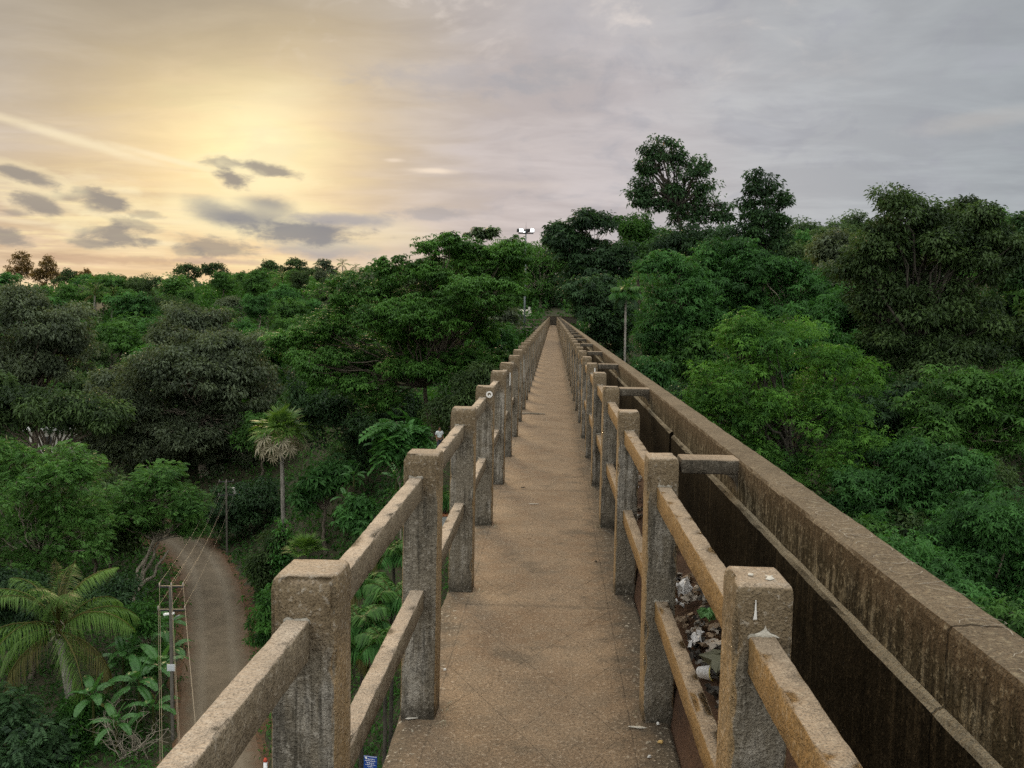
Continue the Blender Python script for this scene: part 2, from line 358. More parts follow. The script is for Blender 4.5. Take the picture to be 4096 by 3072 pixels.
# ------------------------------------------------------------------ concrete pieces
def rbox_mesh(name, x, y, z, mat, r=.012, rtop=None, step=.03, amp=.002, chip=.004, seed=0, freq=7.0):
    """rounded box between coordinate pairs with rough, chipped surface"""
    def ax(a, b, rr0, rr1):
        n = max(2, int(round((b - a - rr0 - rr1) / step)))
        return np.unique(np.round(np.concatenate([[a, a + rr0 * .3], np.linspace(a + rr0, b - rr1, n), [b - rr1 * .3, b]]), 5))
    rt = rtop if rtop else r
    X, Y, Z = ax(x[0], x[1], r, r), ax(y[0], y[1], r, r), ax(z[0], z[1], r, rt)
    idx = {}; V = []
    def vid(p):
        k = (round(p[0], 5), round(p[1], 5), round(p[2], 5))
        if k not in idx: idx[k] = len(V); V.append(k)
        return idx[k]
    Q = []
    def face(A, B, fn, flip):
        for i in range(len(A) - 1):
            for j in range(len(B) - 1):
                q = [vid(fn(A[i], B[j])), vid(fn(A[i + 1], B[j])), vid(fn(A[i + 1], B[j + 1])), vid(fn(A[i], B[j + 1]))]
                Q.append(q[::-1] if flip else q)
    face(X, Y, lambda a, b: (a, b, Z[-1]), False); face(X, Y, lambda a, b: (a, b, Z[0]), True)
    face(X, Z, lambda a, b: (a, Y[0], b), False); face(X, Z, lambda a, b: (a, Y[-1], b), True)
    face(Y, Z, lambda a, b: (X[0], a, b), True); face(Y, Z, lambda a, b: (X[-1], a, b), False)
    V = np.array(V)
    lo = np.array([x[0] + r, y[0] + r, z[0] + r]); hi = np.array([x[1] - r, y[1] - r, z[1] - rt])
    q = np.clip(V, lo, hi)
    # near the top use the top radius on the sides too
    t = np.clip((V[:, 2] - (z[1] - rt * 1.0)) / max(rt, 1e-6), 0, 1)
    rr = r
    d = V - q
    sc = np.stack([np.full(len(V), r), np.full(len(V), r), np.where(d[:, 2] > 0, rt, r)], 1)
    dn = d / sc; ln = np.linalg.norm(dn, axis=1); m = ln > 1
    P = V.copy()
    P[m] = q[m] + (dn[m] / ln[m, None]) * sc[m]
    edge = (np.sum(np.abs(d) > 1e-6, axis=1) >= 2)
    out = []
    for p, e in zip(P, edge):
        s = Vector((p[0] + seed * 3.1, p[1] + seed * 1.7, p[2] + seed * .9))
        n1 = mnoise.noise_vector(s * freq * .45); n2 = mnoise.noise_vector(s * 38.0)
        o = np.array(n1) * amp * .55 + np.array(n2) * amp * .6
        if e:
            c = max(0, mnoise.noise(s * 13.0) - .05) * chip * 2.5
            ctr = np.array([(x[0] + x[1]) / 2, (y[0] + y[1]) / 2, p[2]])
            v = ctr - p; v[1] = v[1] if (y[1] - y[0]) < 1 else 0; l = np.linalg.norm(v) + 1e-9
            o = o + v / l * c
        out.append(p + o)
    return mesh_np(name, out, [(4, np.array(Q))], mat, smooth=True)

SP, NB = 1.7919, 70
YL, YR = 1.9873, 2.0337        # front faces of the first posts
PH = 1.145
rngc = random.Random(3)
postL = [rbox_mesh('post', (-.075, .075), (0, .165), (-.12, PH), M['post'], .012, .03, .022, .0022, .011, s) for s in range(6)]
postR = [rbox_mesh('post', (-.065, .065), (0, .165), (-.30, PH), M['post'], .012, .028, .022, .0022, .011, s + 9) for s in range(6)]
LR = SP - .165
topL = [rbox_mesh('top_rail', (-.0275, .0275), (.0, LR), (-.092, 0), M['rail'], .005, .006, .024, .0024, .005, s + 20) for s in range(4)]
topR = [rbox_mesh('top_rail', (-.03, .03), (.0, LR), (-.09, 0), M['rail_ochre'], .005, .006, .024, .0024, .005, s + 30) for s in range(4)]
lowL = [rbox_mesh('lower_rail', (-.03, .03), (.0, LR), (-.085, 0), M['rail'], .005, .005, .024, .0022, .005, s + 40) for s in range(3)]
lowR = [rbox_mesh('lower_rail', (-.0275, .0275), (.0, LR), (-.085, 0), M['rail_ochre'], .005, .005, .024, .0022, .005, s + 50) for s in range(3)]
railL = thing('concrete_railing', (-.55, 0, 0), 'left concrete railing of square posts and two rails above the valley road', 'railing', 'walkway railings')
railR = thing('concrete_railing', (.48, 0, 0), 'right concrete railing of square posts with ochre rails beside the water trough', 'railing', 'walkway railings')
POSTS = {}
for root, posts, tops, lows, y0, sgn in ((railL, postL, topL, lowL, YL, -1), (railR, postR, topR, lowR, YR, 1)):
    for n in range(-1, NB):
        y = y0 + SP * (n)
        k = rngc.randrange(6)
        tilt = (rngc.uniform(-.006, .006), rngc.uniform(-.008, .008), rngc.uniform(-.02, .02)) if n > 0 else (0, .006 if sgn > 0 else 0, 0)
        p = link('post', posts[k], root, (rngc.uniform(-.004, .004) if n > 1 else 0, y, rngc.uniform(-.012, .006) if n > 1 else 0), tilt)
        POSTS[(sgn, n)] = p
        if n < NB - 1:
            zt = (1.05 if sgn < 0 else 1.028); zl = (.56 if sgn < 0 else .535)
            xo = -.013 if sgn < 0 else 0.0
            a, b = rngc.uniform(-.006, .006), rngc.uniform(-.006, .006)
            link('top_rail', tops[rngc.randrange(4)], root, (xo, y + .1652, zt + a), (rngc.uniform(-.003, .003), 0, rngc.uniform(-.002, .002)))
            link('lower_rail', lows[rngc.randrange(3)], root, (xo * .6, y + .1652, zl + b), (rngc.uniform(-.003, .003), 0, rngc.uniform(-.002, .002)))
YEND = YL + SP * (NB - 1) + .165

# mortar fillets, paint splashes and a painted ring on the near posts
def blob(name, pts, mat, parent, loc, th=.004, seed=0):
    """small raised irregular patch: outline in its own xz plane, facing -y"""
    n = len(pts); V = []
    for sc, yy in ((1.0, 0.0), (.9, -th), (.45, -th * 1.5)):
        cx = sum(p[0] for p in pts) / n; cz = sum(p[1] for p in pts) / n
        for p in pts: V.append((cx + (p[0] - cx) * sc, yy, cz + (p[1] - cz) * sc))
    Q = []
    for a in range(2):
        for i in range(n): Q.append((a * n + i, a * n + (i + 1) % n, (a + 1) * n + (i + 1) % n, (a + 1) * n + i))
    me = bpy.data.meshes.new(name); me.from_pydata(V, [], Q + [tuple(range(2 * n, 3 * n))]); me.materials.append(mat)
    return link(name, me, parent, loc)
M['lime'] = plain('lime_mortar', (.42, .39, .33), .9, .3, 60, .004)
M['limegrey'] = plain('grey_mortar', (.27, .245, .20), .95, .4, 70, .006)
M['whitepaint'] = plain('white_paint', (.62, .6, .56), .7, .15, 40)
def rag(w, h, n, seed, spike=0.0):
    r = random.Random(seed); P = []
    for i in range(n):
        a = 2 * PI * i / n; k = r.uniform(.65, 1.1)
        P.append((math.cos(a) * w * k, math.sin(a) * h * k * (1 + spike * (math.sin(a) > .8))))
    return P
def mortar(parent, x, y, z, w, seed, mat):
    r = random.Random(seed)
    P = [(-w * .56, -.004)] + [(-w * .55 + w * 1.1 * i / 8, r.uniform(.001, .009)) for i in range(9)] + [(w * .56, -.004)]
    return blob('mortar_joint', P[::-1], mat, parent, (x, y - .0015, z), .007)
for sgn, root in ((-1, railL), (1, railR)):
    for n in range(0, 9):
        y = POSTS[(sgn, n)].location.y
        zt, zl = (1.05, .56) if sgn < 0 else (1.028, .535); xo = -.013 if sgn < 0 else 0
        mortar(root, xo, y, zt - .002, .055, n * 7 + sgn, M['limegrey'])
        mortar(root, xo * .6, y, zl - .002, .06, n * 5 + sgn + 70, M['limegrey'])
p1 = POSTS[(1, 0)]
blob('paint_splash', [(-.0045, -.012), (.0045, -.011), (.003, .004), (.0008, .034), (-.0008, .034), (-.0022, .004)], M['whitepaint'], p1, (-.022, -.0025, 1.077), .0015)
blob('mortar_splash', [(-.031, -.008), (0, -.009), (.033, -.008), (.024, -.002), (.012, .002), (.004, .009), (.0, .02), (-.004, .010), (-.012, .004), (-.024, -.001)], M['lime'], p1, (.002, -.002, 1.034), .003)
o = blob('paint_splash', [(-.012, -.012), (-.002, -.018), (.010, -.008), (.006, .004), (.012, .016), (.001, .012), (-.007, .020), (-.004, .004)], M['lime'], p1, (.02, .055, PH + .0015), .002); o.rotation_euler = (-PI / 2, 0, 0)
o = blob('paint_splash', [(-.006, -.004), (.004, -.007), (.009, .001), (.002, .004), (-.003, .008)], M['lime'], p1, (-.02, .075, PH + .0015), .002); o.rotation_euler = (-PI / 2, 0, 0)
p4 = POSTS[(-1, 3)]
def ring(name, r0, r1, mat, parent, loc, th=.003, a0=0, a1=2 * PI, n=22, rot=(0, 0, 0)):
    V, Q = [], []
    for i in range(n + 1):
        a = a0 + (a1 - a0) * i / n
        for rr, yy in ((r0, 0), (r0, -th), (r1, -th), (r1, 0)): V.append((math.cos(a) * rr, yy, math.sin(a) * rr))
    for i in range(n):
        for j in range(3): Q.append((i * 4 + j, i * 4 + 4 + j, i * 4 + 5 + j, i * 4 + 1 + j))
    me = bpy.data.meshes.new(name); me.from_pydata(V, [], Q); me.materials.append(mat)
    return link(name, me, parent, loc, rot)
ring('painted_mark', .014, .027, M['whitepaint'], p4, (.038, -.003, PH - .062))
blob('painted_mark', [(-.004, -.024), (.004, -.024), (.006, .004), (-.006, .004)], M['whitepaint'], p4, (.040, -.003, PH - .068), .003)
# white drip on a right post and a left post
for key, xx, zz in (((1, 5), .03, 1.06), ((-1, 5), .05, 1.0)):
    blob('paint_splash', [(-.006, -.13), (.004, -.13), (.009, -.02), (.006, .03), (-.005, .03), (-.008, -.03)], M['whitepaint'], POSTS[key], (xx, -.003, zz), .002)

# walkway slab: displaced edges
def walkway():
    ys = np.concatenate([np.arange(-4, 12, .06), np.arange(12, 40, .2), np.arange(40, YEND + 1.0, .6)])
    xs = np.array([-.635, -.63, -.6, -.55, -.45, -.3, -.15, 0, .15, .3, .42, .48, .515, .53, .533])
    V = []
    for y in ys:
        el = .012 * mnoise.noise(Vector((0, y * 2.2, 0))) + .008 * mnoise.noise(Vector((3, y * 9, 0)))
        er = .010 * mnoise.noise(Vector((7, y * 2.6, 0))) + .008 * mnoise.noise(Vector((9, y * 11, 0)))
        row = []
        for i, x in enumerate(xs):
            z = .004 * mnoise.noise(Vector((x * 2, y * 1.3, 4)))
            if i == 0: row.append((x + el, y, -.16)); continue
            if i == len(xs) - 1: row.append((x + er, y, -.16)); continue
            if i in (1, len(xs) - 2): z -= .012
            row.append((x + (el if i < 4 else 0) + (er if i > len(xs) - 5 else 0), y, z))
        V += row
    n, c = len(ys), len(xs)
    i = (np.arange(n - 1)[:, None] * c + np.arange(c - 1)[None, :]).ravel()
    return mesh_np('walkway', V, [(4, np.column_stack([i, i + 1, i + c + 1, i + c]))], M['deck'], smooth=False)
w = link('walkway', walkway()); tag(w, 'narrow brown screeded walkway scored with diagonal lines', 'walkway', kind='structure')

# ------------------------------------------------------------------ trough: wall, ledge, ties, silt, piers
aq = thing('aqueduct', (0, 0, 0), 'tall stained concrete wall and cross ties of the water trough right of the walkway', 'aqueduct')
def profile(name, prof, ys, mat, amp=.002, parent=None, closed=True):
    V = []; c = len(prof)
    for y in ys:
        for j, (x, z) in enumerate(prof):
            s = Vector((x * 6 + j, y * 5.0, z * 6)); s2 = Vector((x * 20 + j, y * 24.0, z * 20))
            a = mnoise.noise_vector(s) * amp + mnoise.noise_vector(s2) * amp * .8
            V.append((x + a.x, y, z + a.z))
    n = len(ys); m = c if closed else c - 1
    Q = [(i * c + j, i * c + (j + 1) % c, (i + 1) * c + (j + 1) % c, (i + 1) * c + j) for i in range(n - 1) for j in range(m)]
    polys = [(4, np.array(Q))]
    if closed: polys += [(c, np.array([list(range(c))[::-1]])), (c, np.array([[(n - 1) * c + j for j in range(c)]]))]
    return link(name, mesh_np(name, V, polys, mat, smooth=False), parent)
ysw = np.concatenate([np.arange(-3, 7, .05), np.arange(7, 25, .15), np.arange(25, YEND + .3, .6)])
WX0, WX1, WZ = .785, .912, 1.146
pr = [(WX0 + .006, WZ - .002), (WX0, WZ - .012)] + [(WX0, WZ - .012 - .03 * k) for k in range(1, 20)] + [(WX0, -1.9), (WX1 + .05, -1.9), (WX1 + .05, .0), (WX1, .1), (WX1, WZ - .014), (WX1 - .01, WZ - .001), (WX1 - .045, WZ + .001), (WX0 + .045, WZ + .001)]
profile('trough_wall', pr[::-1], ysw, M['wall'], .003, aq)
# thicker lower wall with a ledge, in lengths with open joints
j0 = -3.0
for k, (a, b, dz) in enumerate(((-3.0, 5.86, 0.0), (5.91, 27.3, .012), (27.33, 60.0, 0.004), (60.03, YEND + .2, .01))):
    ys2 = np.arange(a, b, .06 if b < 10 else (.15 if b < 30 else .6))
    lx = .762; lz = .978 + dz
    pl = [(WX0 - .002, -1.4), (lx, -1.4), (lx, .2)] + [(lx, lz - .012 - .06 * q) for q in range(10, -1, -1)] + [(lx + .009, lz), (WX0 - .002, lz + .004)]
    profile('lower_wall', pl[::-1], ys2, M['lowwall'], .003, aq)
bm1 = [rbox_mesh('cross_beam', (0, .34), (0, .15), (-.062, 0), M['beam'], .008, .012, .028, .002, .005, s + 70) for s in range(3)]
def haunch_mesh():
    n = 7; V = []; Q = []
    for yy in (0, .15):
        for i in range(n + 1):
            t = i / n * PI / 2
            V.append((-.075 + .075 * math.sin(t), yy, -.0 - .075 * (1 - math.cos(t))))
        V.append((0, yy, 0.0))
    c = n + 2
    for i in range(n): Q.append((i, c + i, c + i + 1, i + 1))
    me = bpy.data.meshes.new('haunch'); me.from_pydata(V, [], Q + [tuple(range(c)), tuple(range(2 * c - 1, c - 1, -1))]); me.materials.append(M['beam'])
    return me
hme = haunch_mesh()
for n in range(-1, NB, 2):
    n2 = n if n > 0 else n
    y = YR + SP * n + .0075
    if n < 0: continue
    bmo = link('cross_beam', bm1[n % 3], aq, (.5475, y, 1.141 + rngc.uniform(-.004, .004)), (0, 0, 0))
    bmo.scale = ((WX0 + .03 - .5475) / .34, 1, 1)
    link('haunch', hme, bmo, ((WX0 - .001 - .5475) / bmo.scale[0], 0, -.061))
# the under-deck side of the trough and the piers that carry it
profile('trough_base', [(-.50, -.161), (-.50, -1.95), (WX1 + .05, -1.95), (WX1 + .05, -1.91), (-.38, -1.7), (-.38, -.161)], np.arange(-3, YEND + .2, 2.0), M['pier'], .004, aq)
for k in range(9):
    y = 6 + 14.3 * k; zg = tz1(.2, y)
    if zg > -3: continue
    me = rbox_mesh('pier', (-.45, .9), (-.35, .35), (zg - 1.0, -1.96), M['pier'], .03, None, .6, .006, .01, k + 90, 1.0)
    link('pier', me, aq, (0, y, 0))
    link('pier_cap', rbox_mesh('pier_cap', (-.62, 1.07), (-.5, .5), (-2.5, -1.957), M['pier'], .03, None, .4, .006, .01, k + 120, 1.0), aq, (0, y, 0))
# silt lying in the trough
def silt():
    ys = np.concatenate([np.arange(-3, 9, .05), np.arange(9, 30, .2), np.arange(30, YEND + .2, .8)])
    base = [(.50, -.02), (.532, -.03), (.55, .10), (.575, .26), (.60, .335), (.64, .36), (.69, .372), (.73, .385), (.765, .40)]
    V = []
    for y in ys:
        for j, (x, z) in enumerate(base):
            k = 1 if j > 2 else .2
            V.append((x, y, z + k * (.03 * mnoise.noise(Vector((x * 6, y * 1.7, 0))) + .014 * mnoise.noise(Vector((x * 22, y * 17, 2))))))
    n, c = len(ys), len(base)
    i = (np.arange(n - 1)[:, None] * c + np.arange(c - 1)[None, :]).ravel()
    return mesh_np('silt_bed', V, [(4, np.column_stack([i, i + 1, i + c + 1, i + c]))], M['silt'], smooth=True)
tag(link('silt_bed', silt()), 'red-brown silt lying in the trough', 'silt', kind='structure')

# pale scratches on the wall top
def scratches():
    r = random.Random(11)
    def seg(pts, w):
        V, Q = [], []; b = 0
        for i, p in enumerate(pts):
            q = pts[min(i + 1, len(pts) - 1)]; o = pts[max(i - 1, 0)]
            d = np.array(q) - np.array(o); d = d / (np.linalg.norm(d) + 1e-9); nn = np.array([-d[1], d[0]])
            ww = w * r.uniform(.5, 1.2)
            for sgn in (-1, 1): V.append((p[0] + nn[0] * ww * sgn, p[1] + nn[1] * ww * sgn, WZ + .0048))
        for i in range(len(pts) - 1): Q.append((b + 2 * i, b + 2 * i + 1, b + 2 * i + 3, b + 2 * i + 2))
        me = bpy.data.meshes.new('scratch_mark'); me.from_pydata(V, [], Q); me.materials.append(M['limegrey']); link('scratch_mark', me, aq)
    for k in range(36):
        y = r.uniform(1.4, 3.3); x0 = r.uniform(WX0 + .01, WX0 + .06); n = 9
        kind = r.random(); L = r.uniform(.03, .1); ph = r.uniform(0, 6)
        pts = []
        for i in range(n):
            t = i / (n - 1)
            if kind < .55: pts.append((min(WX1 - .01, x0 + L * t), y + r.uniform(-.004, .004) + .05 * (t - .5) * math.sin(ph)))
            else: pts.append((min(WX1 - .012, max(WX0 + .012, .848 + .04 * math.cos(ph + t * 3.6))), y + .045 * math.sin(ph + t * 3.6) + .03 * t))
        seg(pts, .00065)
scratches()

# end of the walkway
endw = thing('end_wall', (0, YEND + .4, 0), 'low dark concrete wall closing the far end of the walkway', 'wall')
link('wall_panel', rbox_mesh('wall_panel', (-.95, 3.2), (0, .18), (-1.5, 1.16), M['beam'], .012, None, .12, .004, .006, 4), endw)
link('coping', rbox_mesh('coping', (-1.0, 3.25), (-.04, .22), (1.162, 1.24), M['wall'], .012, None, .12, .004, .006, 5), endw)
sider = thing('concrete_railing', (-.95, YEND - 1.0, -.3), 'short concrete railing turning left at the far end of the walkway', 'railing', 'walkway railings')
for k in range(4):
    link('post', postR[k], sider, (-.35 - 1.35 * k, 0, 0))
    if k < 3:
        for zz, mm in ((1.05, topL[k]), (.56, lowL[k])):
            link('rail', mm, sider, (-.415 - 1.35 * k, .08, zz), (0, 0, PI / 2)).scale = (1, 1.22 / LR, 1)
plat = link('landing', rbox_mesh('landing', (-6.0, -.66), (YEND - 1.2, YEND + 3.0), (-1.6, -.3), M['pier'], .02, None, .5, .004, .006, 6)); tag(plat, 'concrete landing beyond the end of the left railing', 'landing', kind='structure')

# ------------------------------------------------------------------ foliage machinery
def nrm(a):
    return a / (np.linalg.norm(a, axis=-1, keepdims=True) + 1e-9)
class Leaves:
    def __init__(s): s.V, s.T = [], []
    def add(s, P, D, N, L, W, tint, droop=.25, fold=.12):
        D = nrm(D); Sd = nrm(np.cross(D, N)); Nn = np.cross(Sd, D)
        L = np.broadcast_to(np.asarray(L, float).reshape(-1, 1), (len(P), 1)); W = np.broadcast_to(np.asarray(W, float).reshape(-1, 1), (len(P), 1))
        Z = np.array([0, 0, 1.0])
        a = P; b = P + D * L * .48 + Sd * W * .5 + Nn * W * fold
        c = P + D * L - Z * L * droop; d = P + D * L * .48 - Sd * W * .5 + Nn * W * fold
        s.V.append(np.stack([a, b, c, d], 1).reshape(-1, 3)); s.T.append(np.broadcast_to(tint, (len(P),)).copy())
    def mesh(s, name, mat):
        V = np.concatenate(s.V); T = np.concatenate(s.T)
        return mesh_np(name, V, [(4, np.arange(len(V)).reshape(-1, 4))], mat, tint=np.clip(T, 0, 1))

class Wood:
    def __init__(s): s.V, s.Q, s.n = [], [], 0
    def tube(s, pts, rad, sides=6):
        pts = np.asarray(pts, float); k = len(pts); rad = np.asarray(rad, float)
        T = nrm(np.gradient(pts, axis=0)); ref = np.array([.31, .95, .05])
        A = nrm(np.cross(T, ref)); B = np.cross(T, A)
        th = np.arange(sides) / sides * 2 * PI
        ringp = pts[:, None, :] + rad[:, None, None] * (np.cos(th)[None, :, None] * A[:, None, :] + np.sin(th)[None, :, None] * B[:, None, :])
        s.V.append(ringp.reshape(-1, 3))
        i = np.arange(k - 1)[:, None] * sides; j = np.arange(sides)[None, :]; j2 = (j + 1) % sides
        q = np.stack([i + j, i + j2, i + sides + j2, i + sides + j], -1).reshape(-1, 4) + s.n
        s.Q.append(q); s.n += k * sides
    def mesh(s, name, mat):
        return mesh_np(name, np.concatenate(s.V), [(4, np.concatenate(s.Q))], mat, smooth=True)

def curve(a, b, rng, bend=.12, lift=0.0, n=7):
    a, b = np.asarray(a, float), np.asarray(b, float)
    t = np.linspace(0, 1, n)[:, None]; L = np.linalg.norm(b - a)
    o = rng.normal(size=3) * bend * L; o[2] = abs(o[2]) * .3 + lift * L
    w = rng.normal(size=(n, 3)) * .025 * L * (t * (1 - t) * 4)
    return a + (b - a) * t + o * (t * (1 - t) * 2) + w

def gtrunc(rng, n):
    o = rng.normal(size=(n, 3)); l = np.linalg.norm(o, axis=1, keepdims=True)
    return o / np.maximum(l, 1e-6) * np.minimum(l, 1.0 + .6 * rng.random((n, 1)))
def put_leaves(lv, rng, C, rc, nleaf, style, L, W, ctint):
    """leaves in flattened clumps around centres C"""
    M_ = len(C)
    if style == 'broad':
        idx = rng.integers(0, M_, nleaf); off = gtrunc(rng, nleaf) * np.array([1, 1, .55])
        P = C[idx] + off * rc[idx, None]
        D = nrm(off * [1, 1, .4]) + rng.normal(size=(nleaf, 3)) * .6 + [0, 0, -.35]
        N = nrm(np.array([0, 0, 1.0]) + rng.normal(size=(nleaf, 3)) * .5 + off * .25)
        s = rng.uniform(.65, 1.25, nleaf)
        lv.add(P, D, N, L * s, W * s, ctint[idx] + rng.normal(size=nleaf) * .16)
    elif style == 'whorl':
        k = 6; m = nleaf // k
        idx = rng.integers(0, M_, m); off = gtrunc(rng, m) * np.array([1, 1, .6])
        P = C[idx] + off * rc[idx, None]
        A = nrm(np.array([0, 0, .9]) + off * .45 + rng.normal(size=(m, 3)) * .35)
        E1 = nrm(np.cross(A, rng.normal(size=(m, 3)))); E2 = np.cross(A, E1)
        s = rng.uniform(.5, 1.4, m); tn = ctint[idx] + rng.normal(size=m) * .17
        dr = rng.uniform(-.15, .55, m)[:, None]
        for q in range(k):
            a = 2 * PI * q / k + rng.normal(size=m) * .15
            D = E1 * np.cos(a)[:, None] + E2 * np.sin(a)[:, None] - A * dr
            lv.add(P, D, A, L * s, W * s, tn + rng.normal(size=m) * .06, droop=.18, fold=.15)
    elif style == 'feather':
        k = 5; m = nleaf // (2 * k)
        idx = rng.integers(0, M_, m); off = gtrunc(rng, m) * np.array([1, 1, .5])
        P = C[idx] + off * rc[idx, None]
        R = nrm(nrm(off * [1, 1, .3]) + rng.normal(size=(m, 3)) * .4 + [0, 0, .05])
        N = nrm(np.array([0, 0, 1.0]) + rng.normal(size=(m, 3)) * .35)
        Sd = nrm(np.cross(R, N)); s = rng.uniform(.7, 1.3, m); tn = ctint[idx] + rng.normal(size=m) * .14
        for q in range(k):
            f = (q + .6) / k
            B = P + R * (L * s * f)[:, None] - np.array([0, 0, 1]) * (L * s * .35 * f * f)[:, None]
            for sg in (-1, 1):
                lv.add(B, Sd * sg + R * .5 - [0, 0, .15], N, L * s * .5 * (1.1 - .5 * abs(f - .4)), W * s, tn + rng.normal(size=m) * .05, droop=.15)
    elif style == 'hang':      # long leaves hanging in tufts
        k = 7; m = nleaf // k
        idx = rng.integers(0, M_, m); off = gtrunc(rng, m) * np.array([1, 1, .5])
        P = C[idx] + off * rc[idx, None]; tn = ctint[idx] + rng.normal(size=m) * .14
        s = rng.uniform(.7, 1.25, m); a0 = rng.uniform(0, 6.28, m)
        for q in range(k):
            a = a0 + 2 * PI * q / k; e = rng.uniform(-.9, .25, m)
            D = np.column_stack([np.cos(a), np.sin(a), e])
            N = nrm(np.array([0, 0, 1.0]) + np.column_stack([np.cos(a), np.sin(a), np.zeros(m)]) * .4 + rng.normal(size=(m, 3)) * .2)
            lv.add(P, D, N, L * s, W * s, tn + rng.normal(size=m) * .07, droop=.25, fold=.2)

def lobes_tree(rng, lobes, base, fork, nleaf, style, L, W, rc, trunk_r, clumps=None, twig=.4, limb_r=.42, stems=1, tint_spread=.28, hollow=.35, trunk_bend=.05, twig_out=1.0, carve=-.06, carve_f=2.6, twig_r=.012):
    """lobes: list of (centre xyz, radii xyz), base/fork points; all in local metres"""
    lv, wd = Leaves(), Wood()
    area = np.array([(r[0] * r[1] + r[0] * r[2] + r[1] * r[2]) for c, r in lobes]); share = area / area.sum()
    nc = clumps or int(max(14, area.sum() * 1.1 / (rc * rc)))
    rc = rc * 1.08
    base, fork = np.asarray(base, float), np.asarray(fork, float)
    for sidx in range(stems):
        b2 = base + (rng.normal(size=3) * [.5, .5, 0] if sidx else 0); f2 = fork + (rng.normal(size=3) * [1.0, 1.0, .4] if sidx else 0)
        tp = curve(b2, f2, rng, trunk_bend, 0, 10)
        rr = trunk_r * (1 - .45 * np.linspace(0, 1, 10)) / (1 if stems == 1 else 1.5); rr[0] *= 1.35; rr[1] *= 1.1
        wd.tube(tp, rr, 8)
    CC, RC, TT = [], [], []
    for (c, r), sh in zip(lobes, share):
        c, r = np.asarray(c, float), np.asarray(r, float)
        n = max(4, int(round(nc * sh)))
        u = nrm(rng.normal(size=(n, 3)) + [0, 0, .25]); k = hollow + (1 - hollow) * rng.random(n) ** .45
        k *= rng.choice([1, 1, 1, 1.22, 1.1, .88], n)
        C = c + u * r * k[:, None]
        fq = carve_f / max(.8, float(np.mean(r))); sd = float(rng.uniform(0, 50))
        keepc = np.array([mnoise.noise(Vector((p[0] * fq + sd, p[1] * fq, p[2] * fq * 1.5))) for p in C]) > carve
        if keepc.sum() >= 3: C = C[keepc]; n = len(C)
        top = c + np.array([0, 0, -.15]) * r
        lp = curve(fork, top, rng, .1, .06, 8)
        r0 = trunk_r * limb_r * (.7 + .6 * math.sqrt(sh)); wd.tube(lp, np.linspace(r0, r0 * .3, 8), 6)
        for j in range(int(n * twig)):
            q = lp[rng.integers(4, 8)]
            e_ = c + (C[j] - c) * (twig_out if j % 6 else twig_out * 1.16); wd.tube(curve(q, e_, rng, .12, .03, 5), np.linspace(r0 * .32, .0 + twig_r + r0 * .05, 5), 4)
        CC.append(C); RC.append(rc * rng.uniform(.6, 1.3, n)); TT.append(np.clip(.5 + rng.normal(size=n) * tint_spread, .0, 1))
    C, R_, T = np.concatenate(CC), np.concatenate(RC), np.concatenate(TT)
    if style == 'whorl':
        put_leaves(lv, rng, C, R_, int(nleaf * .72), style, L, W, T); put_leaves(lv, rng, C, R_ * 1.1, int(nleaf * .28), 'broad', L * .75, W * .95, np.clip(T - .12, 0, 1))
    else: put_leaves(lv, rng, C, R_, nleaf, style, L, W, T)
    return lv, wd

TREE_ROOTS = []
def hero(name, label, Y, lobes, base_px, mat, n, style='broad', L=.3, W=.13, rc=.8, fork=None, bark='bark', cat='tree', trunk_r=None, seed=0, group=None, base_y=None, depth=1.0, split=True, **kw):
    rng = np.random.default_rng(seed + 1000)
    k = pxm(Y)
    Lb = []
    for lo in lobes:
        px, py, rx, ry = lo[:4]; dy = lo[4] if len(lo) > 4 else rng.uniform(-1.2, 1.2) * (rx * k) * .25
        c = at(px, py, Y + dy); Lb.append((c, np.array([rx * k, (rx + ry) * .5 * k * depth, ry * k])))
    if split and lobes[0][2] >= 34:
        new = []
        for c, r in Lb:
            new.append((c, r * .84))
            for j in range(4):
                u = nrm(rng.normal(size=3) + [0, -.25, .2]); new.append((c + u * r * rng.uniform(.68, .9), r * rng.uniform(.28, .5)))
        Lb = new
    by = base_y or Y
    bx = at(base_px, 800, by)[0]; base = np.array([bx, by, tz1(bx, by) - .15])
    cz = np.mean([c for c, r in Lb], axis=0)
    fk = at(fork[0], fork[1], Y) if fork else np.array([bx * .5 + cz[0] * .5, Y, base[2] + (cz[2] - base[2]) * .62])
    h = cz[2] - base[2]
    tr = trunk_r or max(.1, min(.45, .022 * h + .06))
    lv, wd = lobes_tree(rng, [(c - base, r) for c, r in Lb], (0, 0, 0), fk - base, n, style, L, W, rc, tr, **kw)
    t = thing(name, base, label, cat, group)
    link('trunk', wd.mesh('trunk', M[bark]), t); link('crown', lv.mesh('crown', M[mat]), t)
    return t

# ------------------------------------------------------------------ trees left of the walkway
hero('spreading_tree', 'wide spreading green tree with pale sprawling limbs close to the left railing', 66,
     [(690,715,80,55),(790,655,100,62),(900,600,105,50),(1020,570,80,45),(1070,625,52,46),(960,690,140,55),(850,760,120,48),(740,790,80,36),(1000,780,100,50),(955,530,55,22),(1095,560,40,40),(1040,710,42,38),(880,690,100,40,-4),(1020,640,90,40,-4),(680,790,70,40,-3),(800,840,80,30,-3),(910,820,90,30,-4),(640,740,50,40)],
     950, 'f_mid', 100000, 'hang', .31, .11, .62, fork=(918,835), bark='bark', trunk_r=.26, seed=1, twig=.6, limb_r=.42, carve=.02)
hero('leafy_tree', 'sparse leggy shoot crown standing above the spreading tree', 70, [(1025,505,26,10),(1050,500,18,9),(985,525,25,10)], 1000, 'f_dark', 900, 'hang', .5, .16, .35, seed=2, bark='darkbark', trunk_r=.15)
